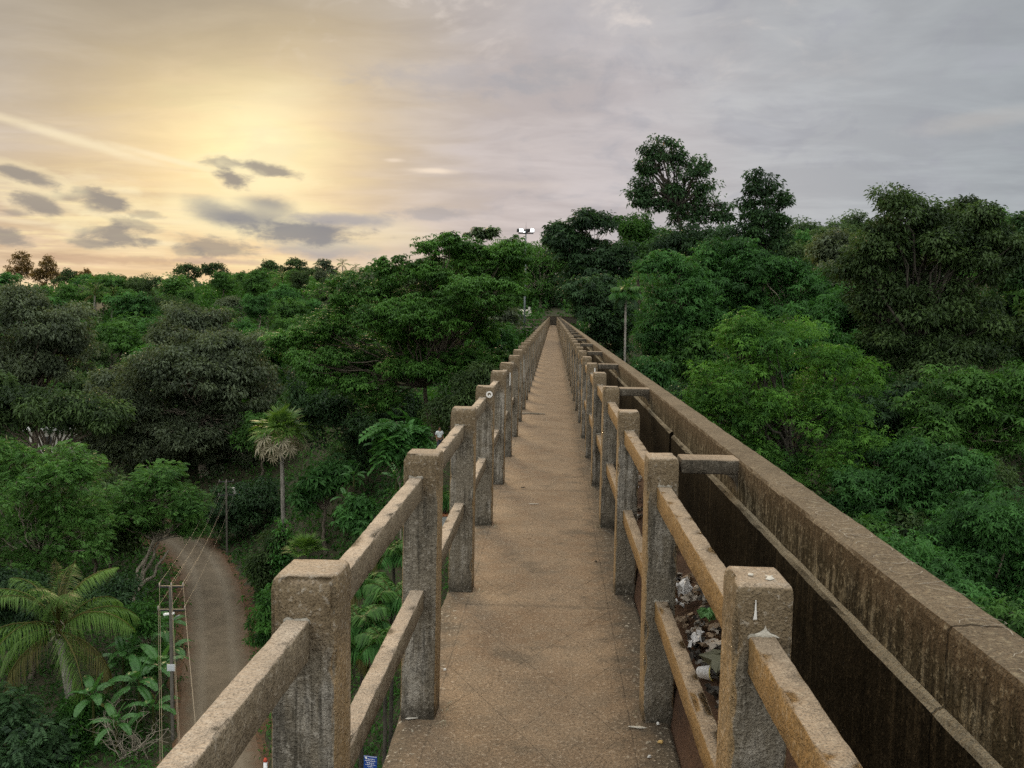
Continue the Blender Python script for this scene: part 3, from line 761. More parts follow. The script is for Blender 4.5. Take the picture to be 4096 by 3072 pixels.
hero('dusky_tree', 'broad dull grey-green tree filling the valley behind the fan palm', 98,
     [(430,800,130,80),(320,860,110,80),(540,830,100,90),(400,930,170,80),(250,930,90,80),(570,930,60,70),(450,760,80,60),(330,970,120,60),(500,980,90,50)],
     440, 'f_grey', 80000, 'broad', .42, .2, .8, fork=(430,900), bark='palebark', trunk_r=.5, seed=3, twig=.5)
hero('dusky_tree', 'small dark round-topped tree just behind the broad grey-green tree', 126, [(390,700,55,42),(440,710,50,36),(360,730,40,40)], 400, 'f_grey', 13000, 'broad', .5, .22, .9, seed=4)
hero('dark_tree', 'large near-black evergreen tree at the left edge of the valley', 88, [(60,700,100,70),(100,780,95,80),(20,840,80,80),(150,720,40,40),(40,650,50,30)], 70, 'f_grey', 44000, 'broad', .36, .17, .75, seed=5)
hero('dark_tree', 'low dark evergreen tree in front of the large near-black tree at the left edge', 78, [(60,880,95,48),(170,890,70,42),(0,880,50,60),(215,900,40,50)], 100, 'f_dark', 24000, 'broad', .38, .17, .8, seed=6)
hero('feathery_tree', 'light green feathery tree with pale bare twigs at the left edge', 56, [(90,1050,105,75),(50,1150,105,75),(165,1140,80,70),(30,990,60,40),(140,1000,50,40),(110,1200,70,40)], 60, 'f_feather', 100000, 'feather', .33, .055, .5, bark='palebark', seed=7, twig=.95, twig_out=1.12, twig_r=.022, tint_spread=.22, trunk_r=.22)
hero('feathery_tree', 'light green feathery tree on slender leaning stems beside the road bend', 64, [(330,1075,90,48),(410,1100,55,42),(260,1100,70,45),(340,1025,70,28),(300,1130,60,25),(410,1150,40,22)], 268, 'f_feather', 64000, 'feather', .33, .055, .5, fork=(335,1170), bark='palebark', seed=8, twig=.7, twig_out=1.08, twig_r=.022, stems=4, trunk_r=.22, base_y=62)
hero('leafy_bush', 'dark feathery bush below the coconut palm at the bottom left corner', 42, [(50,1600,110,60),(120,1640,70,50),(0,1540,50,50)], 50, 'f_blue', 16000, 'feather', .45, .1, .5, seed=9, cat='bush')
hero('leafy_bush', 'dark bush under the feathery tree left of the coconut palm', 52, [(30,1290,90,60),(60,1350,80,50),(230,1290,60,40)], 50, 'f_blue', 14000, 'broad', .3, .12, .5, seed=10, cat='bush')
hero('leafy_bush', 'rounded green bush between the coconut palm trunk and the bare twiggy bush', 44, [(225,1600,60,45),(180,1560,45,40)], 215, 'f_under', 9000, 'broad', .26, .11, .4, seed=91, cat='bush')
hero('leafy_bush', 'green bush on the verge just left of the utility pole foot', 49, [(330,1420,34,40),(300,1330,36,36)], 325, 'f_under', 7000, 'broad', .26, .11, .4, seed=92, cat='bush')
hero('leafy_bush', 'dense green bush on the bank between the vine and the first left post', 55, [(640,1300,50,50),(690,1250,45,40),(620,1380,36,50)], 650, 'f_vine', 12000, 'broad', .24, .11, .4, seed=93, cat='bush')
hero('young_tree', 'young tree with big blue-green drooping leaves left of the near railing post', 52, [(862,925,34,28),(870,965,42,28),(850,955,30,34)], 866, 'f_rubber', 2600, 'feather', .9, .2, .4, seed=11, bark='palebark', trunk_r=.07)
hero('dark_shrub', 'big-leaved dark shrub on the slope above the fan palm bush', 66, [(700,1040,50,34),(740,1020,36,30),(670,1070,36,30)], 705, 'f_rubber', 3600, 'whorl', .5, .17, .45, seed=12, cat='shrub')
hero('dark_shrub', 'big-leaved dark shrub between the slope and the lower left railing', 58, [(770,1110,32,34),(790,1145,30,24)], 775, 'f_rubber', 2400, 'whorl', .42, .15, .4, seed=13, cat='shrub')
hero('dark_tree', 'shaded dark tree beneath the spreading tree', 72, [(760,900,90,60),(860,880,70,50),(680,900,50,70),(800,970,80,50)], 780, 'f_blue', 22000, 'broad', .35, .15, .7, seed=14)
hero('dark_tree', 'dark understorey tree along the right side of the road bend', 82, [(520,1110,50,60),(560,1080,50,60),(480,1090,40,50)], 530, 'f_blue', 12000, 'broad', .34, .14, .6, seed=15, base_y=84)
hero('leafy_shrub', 'low shrub on the right verge at the road bend', 66, [(580,1180,40,36),(560,1240,30,40)], 575, 'f_dark', 5000, 'broad', .3, .12, .4, seed=16, cat='shrub', base_y=66)
hero('leafy_shrub', 'low leafy shrub right of the road beside the nearest left post', 50, [(570,1400,26,60),(590,1330,34,50)], 585, 'f_under', 5000, 'broad', .25, .1, .35, seed=17, cat='shrub', base_y=50)
hero('leafy_tree', 'pale-leaved tree touching the left railing halfway along the walkway', 74, [(1055,745,45,30),(1090,720,30,30),(1040,790,40,25),(1085,770,25,25)], 1060, 'f_rubber', 9000, 'broad', .3, .12, .5, seed=18, bark='palebark')
hero('leafy_tree', 'dim leafy tree in the shade below the left railing', 60, [(1000,860,50,45),(960,900,45,40),(1030,820,40,35)], 985, 'f_dark', 10000, 'broad', .26, .1, .5, seed=19, bark='palebark')

# ------------------------------------------------------------------ trees right of the walkway
hero('bright_tree', 'bright yellow-green tree with whorled leaves right of the trough', 45,
     [(1690,740,105,70),(1600,830,110,85),(1790,820,100,80),(1560,940,100,75),(1700,920,140,100),(1830,940,75,75),(1640,1030,105,75),(1760,1050,115,85),(1510,880,40,60),(1610,720,50,40)],
     1700, 'f_bright', 100000, 'whorl', .19, .05, .5, fork=(1705,1010), bark='darkbark', seed=21, trunk_r=.28, tint_spread=.3)
for i, (lob, bx, yy, n, lab) in enumerate((
    ([(1470,640,80,85),(1450,755,70,75),(1500,720,75,85),(1415,710,40,60),(1430,580,50,45)], 1465, 76, 30000, 'layered green rubber tree behind the slender areca palm'),
    ([(1580,620,85,85),(1560,555,60,45),(1610,700,95,75),(1520,600,50,60)], 1580, 82, 26000, 'tall layered rubber tree below the tall silhouetted tree'),
    ([(1720,630,75,70),(1690,690,80,55),(1670,580,50,40),(1780,680,60,50)], 1720, 80, 22000, 'layered rubber tree below the narrow upright tree'),
    ([(1800,700,80,60),(1850,680,50,70),(1840,780,70,60),(1780,760,50,50)], 1815, 70, 20000, 'deep green rubber tree between the bright tree and the big dark tree'))):
    hero('rubber_tree', lab, yy, lob, bx, 'f_rubber', int(n * 1.5), 'whorl', .34, .11, .62, seed=30 + i, bark='palebark', trunk_r=.2)
hero('tall_tree', 'tallest tree on the skyline with an open crown and bare lower trunk', 110,
     [(1440,330,46,38),(1405,345,28,26),(1385,385,34,28),(1378,425,28,18),(1480,380,52,44),(1455,425,36,30),(1515,425,42,42),(1548,468,30,28),(1500,470,60,26),(1410,440,40,14)],
     1470, 'f_blue', 11500, 'broad', .42, .22, .5, fork=(1462,450), bark='darkbark', seed=41, trunk_r=.4, limb_r=.5, twig=.9, hollow=.45, depth=.7, carve=.1, carve_f=2.2)
hero('upright_tree', 'narrow upright dark tree beside the tallest tree on the skyline', 94,
     [(1630,383,14,24),(1660,415,26,34),(1624,440,18,30),(1686,440,11,34),(1648,485,40,38),(1604,500,20,22),(1650,540,48,30),(1684,500,16,34)],
     1640, 'f_blue', 10500, 'broad', .38, .18, .46, fork=(1640,520), bark='darkbark', seed=42, trunk_r=.28, twig=.6)
hero('dark_tree', 'big dark olive tree with a visible trunk on the right hillside', 62,
     [(1945,470,70,42),(2085,465,65,42),(1900,540,65,58),(2000,550,110,75),(2110,550,80,70),(1960,670,90,65),(2080,680,90,70),(1900,640,55,60),(2030,770,110,45),(1930,750,60,45),(1860,590,40,30)],
     1962, 'f_dark', 80000, 'broad', .29, .13, .6, fork=(1972,760), bark='darkbark', seed=43, trunk_r=.36, twig=.5)
hero('dark_tree', 'dark tree at the right edge behind the big olive tree', 74, [(2190,590,60,90),(2170,690,60,80),(2200,520,50,40),(2190,780,50,60)], 2190, 'f_blue', 20000, 'broad', .4, .17, .8, seed=44)
RN = [
 ([(2080,860,100,70),(2150,930,90,80),(2020,920,85,70),(2190,830,50,60)], 2100, 52, 34000, 'mid green rubber tree under the big dark tree at the right edge', 'f_mid'),
 ([(1950,1040,100,80),(2050,1060,95,90),(1880,1080,75,70)], 1960, 43, 36000, 'dense rubber tree right of the bright yellow-green tree', 'f_rubber'),
 ([(2140,1130,95,100),(2190,1240,70,90),(2080,1210,75,75)], 2140, 34, 42000, 'rubber tree with palm-like leaf fans at the lower right edge', 'f_rubber'),
 ([(1900,960,80,60),(1870,890,55,55),(1950,880,50,50)], 1900, 56, 20000, 'shaded rubber tree below the trunk of the big dark tree', 'f_blue'),
 ([(1560,1030,60,55),(1620,1110,75,65),(1500,960,35,50)], 1590, 40, 24000, 'low leafy tree against the trough wall under the bright tree', 'f_mid'),
 ([(1740,1190,90,70),(1840,1200,85,75),(1690,1130,60,50)], 1790, 36, 34000, 'leafy rubber tree below the bright tree beside the trough wall', 'f_mid'),
 ([(1960,1240,95,75),(2060,1310,90,55),(1890,1280,60,50)], 1980, 30, 36000, 'nearest rubber tree top beside the scratched trough wall', 'f_rubber'),
 ([(2150,1360,70,40),(2210,1380,60,60),(2120,1420,60,40)], 2150, 27, 16000, 'lowest rubber tree top at the right edge beside the trough wall', 'f_mid'),
]
for i, (lob, bx, yy, n, lab, mt) in enumerate(RN):
    Lf = .2 if yy < 38 else (.24 if yy < 46 else .3)
    hero('rubber_tree', lab, yy, lob, bx, mt, n, 'whorl', Lf, Lf * .33, .5 if yy < 46 else .6, seed=50 + i, bark='palebark', trunk_r=.18)
hero('dark_tree', 'dark rounded tree above the far end of the walkway', 116, [(1290,505,56,48),(1240,535,46,44),(1200,515,32,30),(1280,585,65,55),(1335,560,36,46)], 1275, 'f_blue', 22000, 'whorl', .6, .2, .8, seed=61, bark='palebark', fork=(1270,620))
hero('leafy_tree', 'light green crown peeping between the dark rounded tree and the tallest tree', 128, [(1360,485,38,26),(1400,530,46,50),(1365,540,30,50)], 1380, 'f_mid', 12000, 'broad', .5, .2, .8, seed=62)
hero('leafy_tree', 'shaded tree below the tallest tree on the skyline', 102, [(1500,520,50,35),(1440,530,40,40),(1550,520,40,30)], 1490, 'f_blue', 10000, 'broad', .45, .18, .8, seed=63)
hero('dark_tree', 'dark leafy tree right of the far end of the walkway', 92, [(1290,660,55,55),(1310,740,45,50),(1255,640,36,40),(1340,700,30,50)], 1290, 'f_blue', 18000, 'whorl', .42, .15, .6, seed=64, bark='palebark')
hero('dark_tree', 'dim tree closing the view behind the end of the walkway', 150, [(1190,625,50,42),(1230,655,50,36),(1165,590,36,36),(1215,690,40,20)], 1200, 'f_blue', 14000, 'broad', .4, .16, .8, seed=65)
hero('bare_tree', 'half-bare tree with pale crossing branches behind the floodlight mast', 149, [(1155,560,46,36),(1200,575,46,36),(1150,615,56,30),(1225,560,30,40),(1120,600,40,36)], 1165, 'f_mid', 9500, 'broad', .48, .17, .7, seed=66, bark='palebark', twig=1.0, limb_r=.6, trunk_r=.3)
hero('leafy_tree', 'dense green tree behind the cream wall left of the far end of the walkway', 158, [(1115,560,56,40),(1080,600,56,40),(1165,585,50,42),(1185,540,36,30),(1140,625,60,28)], 1130, 'f_mid', 20000, 'broad', .42, .17, .8, seed=69, bark='palebark')
hero('leafy_tree', 'leafy tree in front of the floodlight mast reaching over the left railing end', 112, [(1100,600,36,34),(1115,560,30,26),(1080,650,40,34),(1100,690,26,20)], 1085, 'f_mid', 12000, 'hang', .36, .13, .6, seed=70, bark='palebark', twig=.8)
hero('leafy_shrub', 'leafy shrub against the trough wall at the foot of the areca palm', 58, [(1410,810,32,36),(1435,855,34,32)], 1405, 'f_rubber', 8000, 'whorl', .3, .1, .45, seed=67, cat='shrub')
hero('dark_shrub', 'dark shrub beside the trough wall left of the bright tree', 50, [(1460,890,40,50),(1500,950,40,40),(1440,930,30,30)], 1470, 'f_blue', 9000, 'broad', .26, .1, .45, seed=68, cat='shrub')
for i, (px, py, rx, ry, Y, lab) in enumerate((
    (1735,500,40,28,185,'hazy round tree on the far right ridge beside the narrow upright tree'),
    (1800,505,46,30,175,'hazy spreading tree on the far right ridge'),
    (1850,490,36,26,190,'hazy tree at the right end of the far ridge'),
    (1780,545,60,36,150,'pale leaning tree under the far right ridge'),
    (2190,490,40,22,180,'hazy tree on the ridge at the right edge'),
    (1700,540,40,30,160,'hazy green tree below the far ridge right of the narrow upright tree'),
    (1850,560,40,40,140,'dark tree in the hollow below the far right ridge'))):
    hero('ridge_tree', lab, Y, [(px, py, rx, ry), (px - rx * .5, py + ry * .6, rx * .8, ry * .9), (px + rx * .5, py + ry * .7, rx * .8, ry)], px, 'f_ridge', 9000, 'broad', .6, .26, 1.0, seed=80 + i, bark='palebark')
# skyline trees on the far left
for i, (px, py, rx, ry, Y, n, mt, hol, lab) in enumerate((
    (46,572,30,30,300,3000,'f_sunlit',.3,'thin sunlit tree standing highest on the left skyline'),
    (100,582,28,30,290,3600,'f_sunlit',.3,'sunlit tree with a pointed top beside the thin tree on the left skyline'),
    (188,592,20,13,300,1500,'f_sunlit',.3,'small flat-topped sunlit tree on the left skyline'),
    (150,598,26,16,280,2600,'f_dark',.3,'low dark tree between the sunlit trees on the left skyline'),
    (258,606,20,10,310,1300,'f_sunlit',.3,'low ragged sunlit tree on the left skyline'),
    (407,587,27,15,262,2600,'f_dark',.55,'left umbrella-shaped tree on the skyline above the grassy hill'),
    (464,582,26,13,262,1900,'f_dark',.6,'right see-through umbrella-shaped tree on the skyline above the grassy hill'),
    (585,578,32,16,255,3000,'f_dark',.3,'dark tree on the skyline right of the grassy hill'),
    (640,578,36,18,255,3600,'f_dark',.3,'broad olive tree on the skyline above the valley'),
    (700,577,28,16,260,2600,'f_grey',.3,'rounded grey-green tree on the skyline left of the coconut palms'),
    (815,582,36,12,240,2600,'f_dark',.3,'low dark tree on the skyline right of the coconut palms'))):
    umb = 'umbrella' in lab
    lobs = [(px, py, rx, ry)] if umb else [(px, py - ry * .3, rx * .6, ry * .7), (px - rx * .5, py + ry * .5, rx * .6, ry * .6), (px + rx * .5, py + ry * .5, rx * .6, ry * .6)]
    hero('skyline_tree', lab, Y, lobs, px, mt, n, 'broad', .6, .3, .6, fork=(px, py + ry * (.9 if umb else .8)), bark='darkbark', seed=100 + i, hollow=hol, twig=.8, trunk_r=.22, limb_r=.6)

# filler forest -----------------------------------------------------------
def proto(seed, mat, style, n, L, W, h=9.0, r=3.6, rc=.8, bark='bark'):
    rng = np.random.default_rng(seed)
    lob = []
    for k in range(6):
        a = rng.uniform(0, 6.28); q = rng.uniform(.1, .55) * r
        lob.append((np.array([math.cos(a) * q, math.sin(a) * q, h * rng.uniform(.55, .82)]), np.array([r * .55, r * .55, h * .2]) * rng.uniform(.8, 1.15)))
    lv, wd = lobes_tree(rng, lob, (0, 0, 0), (rng.normal() * .3, rng.normal() * .3, h * .42), n, style, L, W, rc, .2)
    return wd.mesh('trunk', M[bark]), lv.mesh('crown', M[mat])
FILL = {
 'dusky': [proto(200 + i, 'f_grey', 'broad', 7000, .5, .24) for i in range(2)],
 'dark': [proto(210 + i, 'f_dark', 'broad', 7000, .45, .2) for i in range(2)],
 'green': [proto(220 + i, 'f_mid', 'whorl', 7200, .5, .17) for i in range(2)],
 'lush': [proto(230 + i, 'f_rubber', 'whorl', 7200, .55, .18, bark='palebark') for i in range(2)],
 'feather': [proto(240, 'f_feather', 'feather', 8000, .7, .16, bark='palebark')],
}
FLAB = {'dusky': 'dull grey-green tree in the far valley left of the walkway', 'dark': 'dark evergreen tree in the far valley left of the walkway',
        'green': 'mid green tree in the far valley left of the walkway', 'lush': 'blue-green large-leaved tree in the far valley left of the walkway', 'feather': 'pale feathery tree in the far valley left of the walkway'}
FLABR = {'dusky': 'dull green tree deep in the wood right of the trough', 'dark': 'dark tree deep in the wood right of the trough', 'green': 'mid green tree deep in the wood right of the trough',
         'lush': 'blue-green tree deep in the wood right of the trough', 'feather': 'feathery tree deep in the wood right of the trough'}
frng = random.Random(77)
SKY = [(-40,606),(0,606),(120,606),(280,612),(400,606),(470,600),(560,594),(640,590),(760,590),(900,575),(960,520),(1130,530),(1180,500),(1290,470),(1400,490),(1560,520),(1700,480),(1860,470),(1950,440),(2100,430),(2212,480),(2300,490)]
def to_px(p):
    d = np.asarray(p, float) - [0, 0, H]
    cy, sy = math.cos(YAW), math.sin(YAW); x = d[0] * cy + d[1] * sy; y = -d[0] * sy + d[1] * cy
    cp, sp = math.cos(PITCH), math.sin(PITCH); fw = y * cp - d[2] * sp; up = y * sp + d[2] * cp
    cr, sr = math.cos(ROLL), math.sin(ROLL)
    return (2048 + F * (x * cr + up * sr) / fw) / K, (1536 - F * (-x * sr + up * cr) / fw) / K
placed = []
def fill(x, y, kind, side, sc):
    z = tz1(x, y)
    top = to_px((x, y, z + 8.6 * sc))
    lim = np.interp(top[0], [a for a, b in SKY], [b for a, b in SKY])
    if top[1] < lim + 4:
        need = (H + (y * (677 - lim - 4) / 1979.8)) - z
        sc = need / 8.6
        if sc < .45: return
    tr, cr = FILL[kind][frng.randrange(len(FILL[kind]))]
    t = thing('forest_tree', (x, y, z - .1), (FLAB if side < 0 else FLABR)[kind], 'tree', ('valley trees' if side < 0 else 'wood trees') + ' of the ' + kind + ' kind', frng.uniform(0, 6.28))
    t.scale = (sc * frng.uniform(.9, 1.15), sc * frng.uniform(.9, 1.15), sc)
    link('trunk', tr, t); link('crown', cr, t)
def poisson(n, gen, dmin, side, kinds, smin, smax):
    c = 0
    for _ in range(n * 14):
        if c >= n: break
        x, y = gen()
        dm = dmin * (1 + max(0, y - 120) / 300)
        if any((x - a) ** 2 + (y - b) ** 2 < dm * dm for a, b in placed): continue
        if road_dist(np.array([[x, y]]))[0] < 5.5: continue
        placed.append((x, y)); fill(x, y, frng.choice(kinds), side, frng.uniform(smin, smax)); c += 1
def gen_left():
    y = 92 + (275 - 92) * frng.random() ** .8; a = math.radians(frng.uniform(-35, -3.5)); return math.tan(a) * y, y
def gen_leftmid():
    y = frng.uniform(60, 110); a = math.radians(frng.uniform(-36, -21)); return math.tan(a) * y, y
def gen_right():
    y = frng.uniform(60, 175); a = math.radians(frng.uniform(7.5, 33)); return math.tan(a) * y, y
def gen_rnear():
    y = frng.uniform(22, 60); a = math.radians(frng.uniform(20, 36)); return math.tan(a) * y, y
poisson(185, gen_left, 5.2, -1, ['dusky', 'green', 'green', 'green', 'lush', 'lush', 'dark', 'feather', 'feather'], .75, 1.15)
poisson(14, gen_leftmid, 7.0, -1, ['dusky', 'dark', 'dark'], .7, 1.0)
poisson(60, gen_right, 7.5, 1, ['dark', 'green', 'lush', 'dusky'], .7, 1.0)
poisson(24, gen_rnear, 4.6, 1, ['green', 'lush', 'dark'], .45, .6)

# distant wood on the horizon as one mass
def far_wood():
    rng = np.random.default_rng(9); lv = Leaves()
    n = 5200
    az = rng.uniform(math.radians(-48), math.radians(45), n); Y = rng.uniform(300, 900, n)
    X = np.tan(az) * Y; Z = tz(X, Y)
    C = np.column_stack([X, Y, Z + rng.uniform(0, 5, n)])
    C = C[np.abs(az) < 2]
    put_leaves(lv, rng, C, np.full(len(C), 2.6), 60000, 'broad', 2.2, 1.3, rng.random(len(C)))
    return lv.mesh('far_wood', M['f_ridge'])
tag(link('far_wood', far_wood()), 'far wooded hills along the horizon', 'forest', kind='stuff')

# undergrowth ------------------------------------------------------------------
def undergrowth():
    rng = np.random.default_rng(21); lv = Leaves()
    n = 95000
    Y = 18 + 210 * rng.random(n) ** 1.9; az = np.radians(rng.uniform(-40, 36, n)); X = np.tan(az) * Y
    rd = road_dist(np.column_stack([X, Y])); keep = (rd > 1.95 + rng.random(n) * 1.3)
    keep &= ~((np.abs(X - .2) < 1.4) & (Y > 100))
    keep &= ~((X > -6.2) & (X < 0) & (Y > 118) & (Y < 130))
    X, Y = X[keep], Y[keep]; Z = tz(X, Y); s = np.clip(Y / 70, .55, 3.0)
    patch = .5 + .5 * np.sin(X * .23 + 1) * np.cos(Y * .19)
    C = np.column_stack([X, Y, Z + rng.random(len(X)) * .8 * s])
    for lo, hi, st, L, W, k in ((0, 60, 'broad', .26, .11, 5.5), (60, 110, 'broad', .4, .17, 5.0), (110, 400, 'broad', .75, .33, 4.0)):
        m = (Y >= lo) & (Y < hi)
        put_leaves(lv, rng, C[m], .3 * s[m], int(m.sum() * k), st, L, W, np.clip(patch[m] + rng.normal(size=m.sum()) * .15, 0, 1))
    return lv.mesh('undergrowth', M['f_under'])
tag(link('undergrowth', undergrowth()), 'tangled low undergrowth covering the slopes', 'undergrowth', kind='stuff')
def hill_grass():
    rng = np.random.default_rng(22); lv = Leaves(); n = 26000
    X = rng.normal(size=n) * 17 - 74; Y = rng.normal(size=n) * 15 + 226; Z = tz(X, Y)
    P = np.column_stack([X, Y, Z]); D = rng.normal(size=(n, 3)) * .7 + [0, 0, .9]
    lv.add(P, D, rng.normal(size=(n, 3)) + [0, 0, .5], rng.uniform(.7, 1.5, n), .5, rng.normal(size=n) * .2 + .6, droop=.1)
    return lv.mesh('hill_grass', M['f_mid'])
tag(link('hill_grass', hill_grass()), 'green grass on the knoll below the umbrella-shaped trees', 'grass', kind='stuff')

# ------------------------------------------------------------------ palms
def frond_mesh(seed, L, arch, leaf, n=30, droop=.6, mat='f_palm', wl=.06, hang=.5, name='frond', tintv=.5):
    """pinnate frond growing along +x from the origin"""
    rng = np.random.default_rng(seed); lv = Leaves()
    t = np.linspace(0, 1, n)
    ang = arch[0] + (arch[1] - arch[0]) * t ** 1.2
    dx = np.cos(ang) * L / n; dz = np.sin(ang) * L / n
    P = np.column_stack([np.cumsum(dx) - dx[0], np.zeros(n), np.cumsum(dz) - dz[0]])
    T = np.column_stack([np.cos(ang), np.zeros(n), np.sin(ang)])
    ll = leaf * (np.sin(np.clip(t * .92 + .1, 0, 1) * PI) ** .6 + .12)
    for sg in (-1, 1):
        side = np.column_stack([np.zeros(n), np.full(n, float(sg)), np.zeros(n)])
        for rep in range(2):
            D = side * 1.0 + T * .55 + np.array([0, 0, -hang]) * (0.6 + t[:, None]) + rng.normal(size=(n, 3)) * .1
            N = np.array([0, 0, 1.0]) + side * .5
            m = t > .12
            lv.add((P + T * L / n * .5 * rep)[m], D[m], np.broadcast_to(N, (n, 3))[m] + rng.normal(size=(n, 3))[m] * .12, ll[m] * rng.uniform(.85, 1.1, m.sum()), wl, tintv + rng.normal(size=m.sum()) * .14, droop=droop)
    V = np.concatenate(lv.V); Tn = np.concatenate(lv.T); nq = len(V) // 4
    wd = Wood(); wd.tube(P, np.linspace(.035, .008, n) * (L / 3.5), 5)
    V2 = wd.V[0]; Q2 = wd.Q[0] + len(V)
    return mesh_np(name, np.concatenate([V, V2]), [(4, np.concatenate([np.arange(len(V)).reshape(-1, 4), Q2]))], [M[mat], M['f_palmold']],
                   tint=np.concatenate([np.clip(Tn, 0, 1), np.full(len(Q2), .5)]), mat_idx=[0] * nq + [1] * len(Q2))
def trunk_mesh(pts, r0, r1, mat, rings=.12, name='trunk'):
    wd = Wood(); n = max(12, int(np.linalg.norm(np.array(pts[-1]) - np.array(pts[0])) / rings))
    t = np.linspace(0, 1, n); p = np.array(pts, float); tt = np.linspace(0, 1, len(p))
    P = np.column_stack([np.interp(t, tt, p[:, k]) for k in range(3)])
    R = r0 + (r1 - r0) * t + .012 * (np.arange(n) % 2); R[:3] *= np.array([1.5, 1.25, 1.1])
    wd.tube(P, R, 10); return wd.mesh(name, M[mat])

# coconut palm, near left
def coconut(label, px, py, Y, base_px, L, nf, seed, group=None, near=True):
    rng = np.random.default_rng(seed); c = at(px, py, Y); bx = at(base_px, 900, Y)[0]; zb = tz1(bx, Y) - .2
    t = thing('coconut_palm', (bx, Y, zb), label, 'palm', group)
    top = c - [bx, Y, zb]
    sc = L / 3.6
    link('trunk', trunk_mesh([(0, 0, 0), top * [.35, .35, .4], top * [.8, .8, .8], top - [0, 0, .25]], .17 * sc + .03, .11 * sc + .02, 'palmtrunk'), t)
    var = [frond_mesh(seed + 1, L, (1.35, -.12), .74 * sc, 40, .4, 'f_palm', .034 * sc, .3), frond_mesh(seed + 2, L * 1.05, (.75, -1.0), .78 * sc, 38, .5, 'f_palm', .034 * sc, .45),
           frond_mesh(seed + 3, L * 1.0, (.15, -1.45), .8 * sc, 38, .6, 'f_palm', .034 * sc, .6), frond_mesh(seed + 4, L * .8, (1.5, 1.1), .5 * sc, 34, .25, 'f_palmold', .035 * sc, .1), frond_mesh(seed + 5, L * .95, (-.1, -1.5), .8 * sc, 38, .6, 'f_palmold', .034 * sc, .7)]
    for i in range(nf):
        u = i / nf; a = i * 2.399 + rng.uniform(-.2, .2)
        v = 3 if u < .08 else (0 if u < .5 else (1 if u < .76 else (2 if u < .9 else 4)))
        link('frond', var[v], t, tuple(top + [0, 0, .1 - .15 * u]), (rng.uniform(-.2, .2), rng.uniform(-.15, .15), a))
    if near:
        lv = Leaves(); C = rng.normal(size=(30, 3)) * [.16, .16, .3] + top + [0, 0, -.1]
        lv.add(C, rng.normal(size=(30, 3)) + [0, 0, -.2], rng.normal(size=(30, 3)), .45, .09, .6)
        link('husk', lv.mesh('husk', M['f_dead']), t)
        for k in range(4):
            me = rbox_mesh('coconut', (-.1, .1), (-.1, .1), (-.12, .12), M['f_palmold'], .095, .11, .05, .004, 0, k)
            a = k * 1.7; link('coconut', me, t, tuple(top + [.2 * math.cos(a), .2 * math.sin(a), -.28]))
    return t
coconut('coconut palm with yellowing lower fronds at the bottom left beside banana plants', 126, 1362, 45, 148, 4.6, 22, 301)
def copal(label, px, py, Y, L, seed, drop=None):
    c = at(px, py, Y); bx = c[0]
    return coconut(label, px, py, Y, px, L, 13, seed, 'coconut palms in the far valley', False)
for i, (px, py, Y, L, lab) in enumerate((
    (205, 636, 196, 3.8, 'far coconut palm with upright fronds under the left skyline'), (245, 640, 200, 3.4, 'far coconut palm right of the upright one under the left skyline'),
    (168, 650, 205, 3.0, 'small far coconut palm nearest the left edge'), (740, 572, 225, 2.2, 'coconut palm breaking the skyline left of the spreading tree'),
    (768, 580, 228, 1.9, 'smaller coconut palm breaking the skyline just right of its neighbour'), (740, 602, 190, 3.0, 'coconut palm below the skyline palms'),
    (514, 604, 215, 2.0, 'small upright palm on the grassy knoll'), (610, 606, 212, 4.0, 'drooping brown-fronded palm under the skyline'), (478, 690, 160, 3.2, 'drooping yellowish palm beside the small round-topped tree'))):
    copal(lab, px, py, Y, L, 330 + 7 * i)

# fan palm (palmyra) with a skirt of dead leaves
def fan_mesh(seed, R, mat, n=26, spread=2.5, stalk=.7, cup=.35, w=.055, name='fan_leaf', bend=.25):
    rng = np.random.default_rng(seed); lv = Leaves()
    a = np.linspace(-spread, spread, n); L = R * (1 - .18 * np.abs(a) / spread) * rng.uniform(.9, 1.05, n)
    D = np.column_stack([np.cos(a), np.sin(a), cup * np.abs(np.sin(a)) + rng.normal(size=n) * .05])
    cb, sb = math.cos(bend), math.sin(bend)
    D = np.column_stack([D[:, 0] * cb + D[:, 2] * sb, D[:, 1], -D[:, 0] * sb + D[:, 2] * cb])
    P = np.zeros((n, 3)) + [stalk, 0, 0]
    lv.add(P, D, np.tile([sb, 0, cb], (n, 1)) + rng.normal(size=(n, 3)) * .25, L, w * R / .8 * 1.5, .5 + rng.normal(size=n) * .16, droop=.16, fold=.3)
    V = np.concatenate(lv.V); T = np.concatenate(lv.T); nq = len(V) // 4
    wd = Wood(); wd.tube([(0, 0, 0), (stalk * .5, 0, .03), (stalk, 0, 0)], [.03, .022, .016], 5)
    Q2 = wd.Q[0] + len(V)
    return mesh_np(name, np.concatenate([V, wd.V[0]]), [(4, np.concatenate([np.arange(len(V)).reshape(-1, 4), Q2]))], M[mat], tint=np.concatenate([np.clip(T, 0, 1), np.full(len(Q2), .7)]))
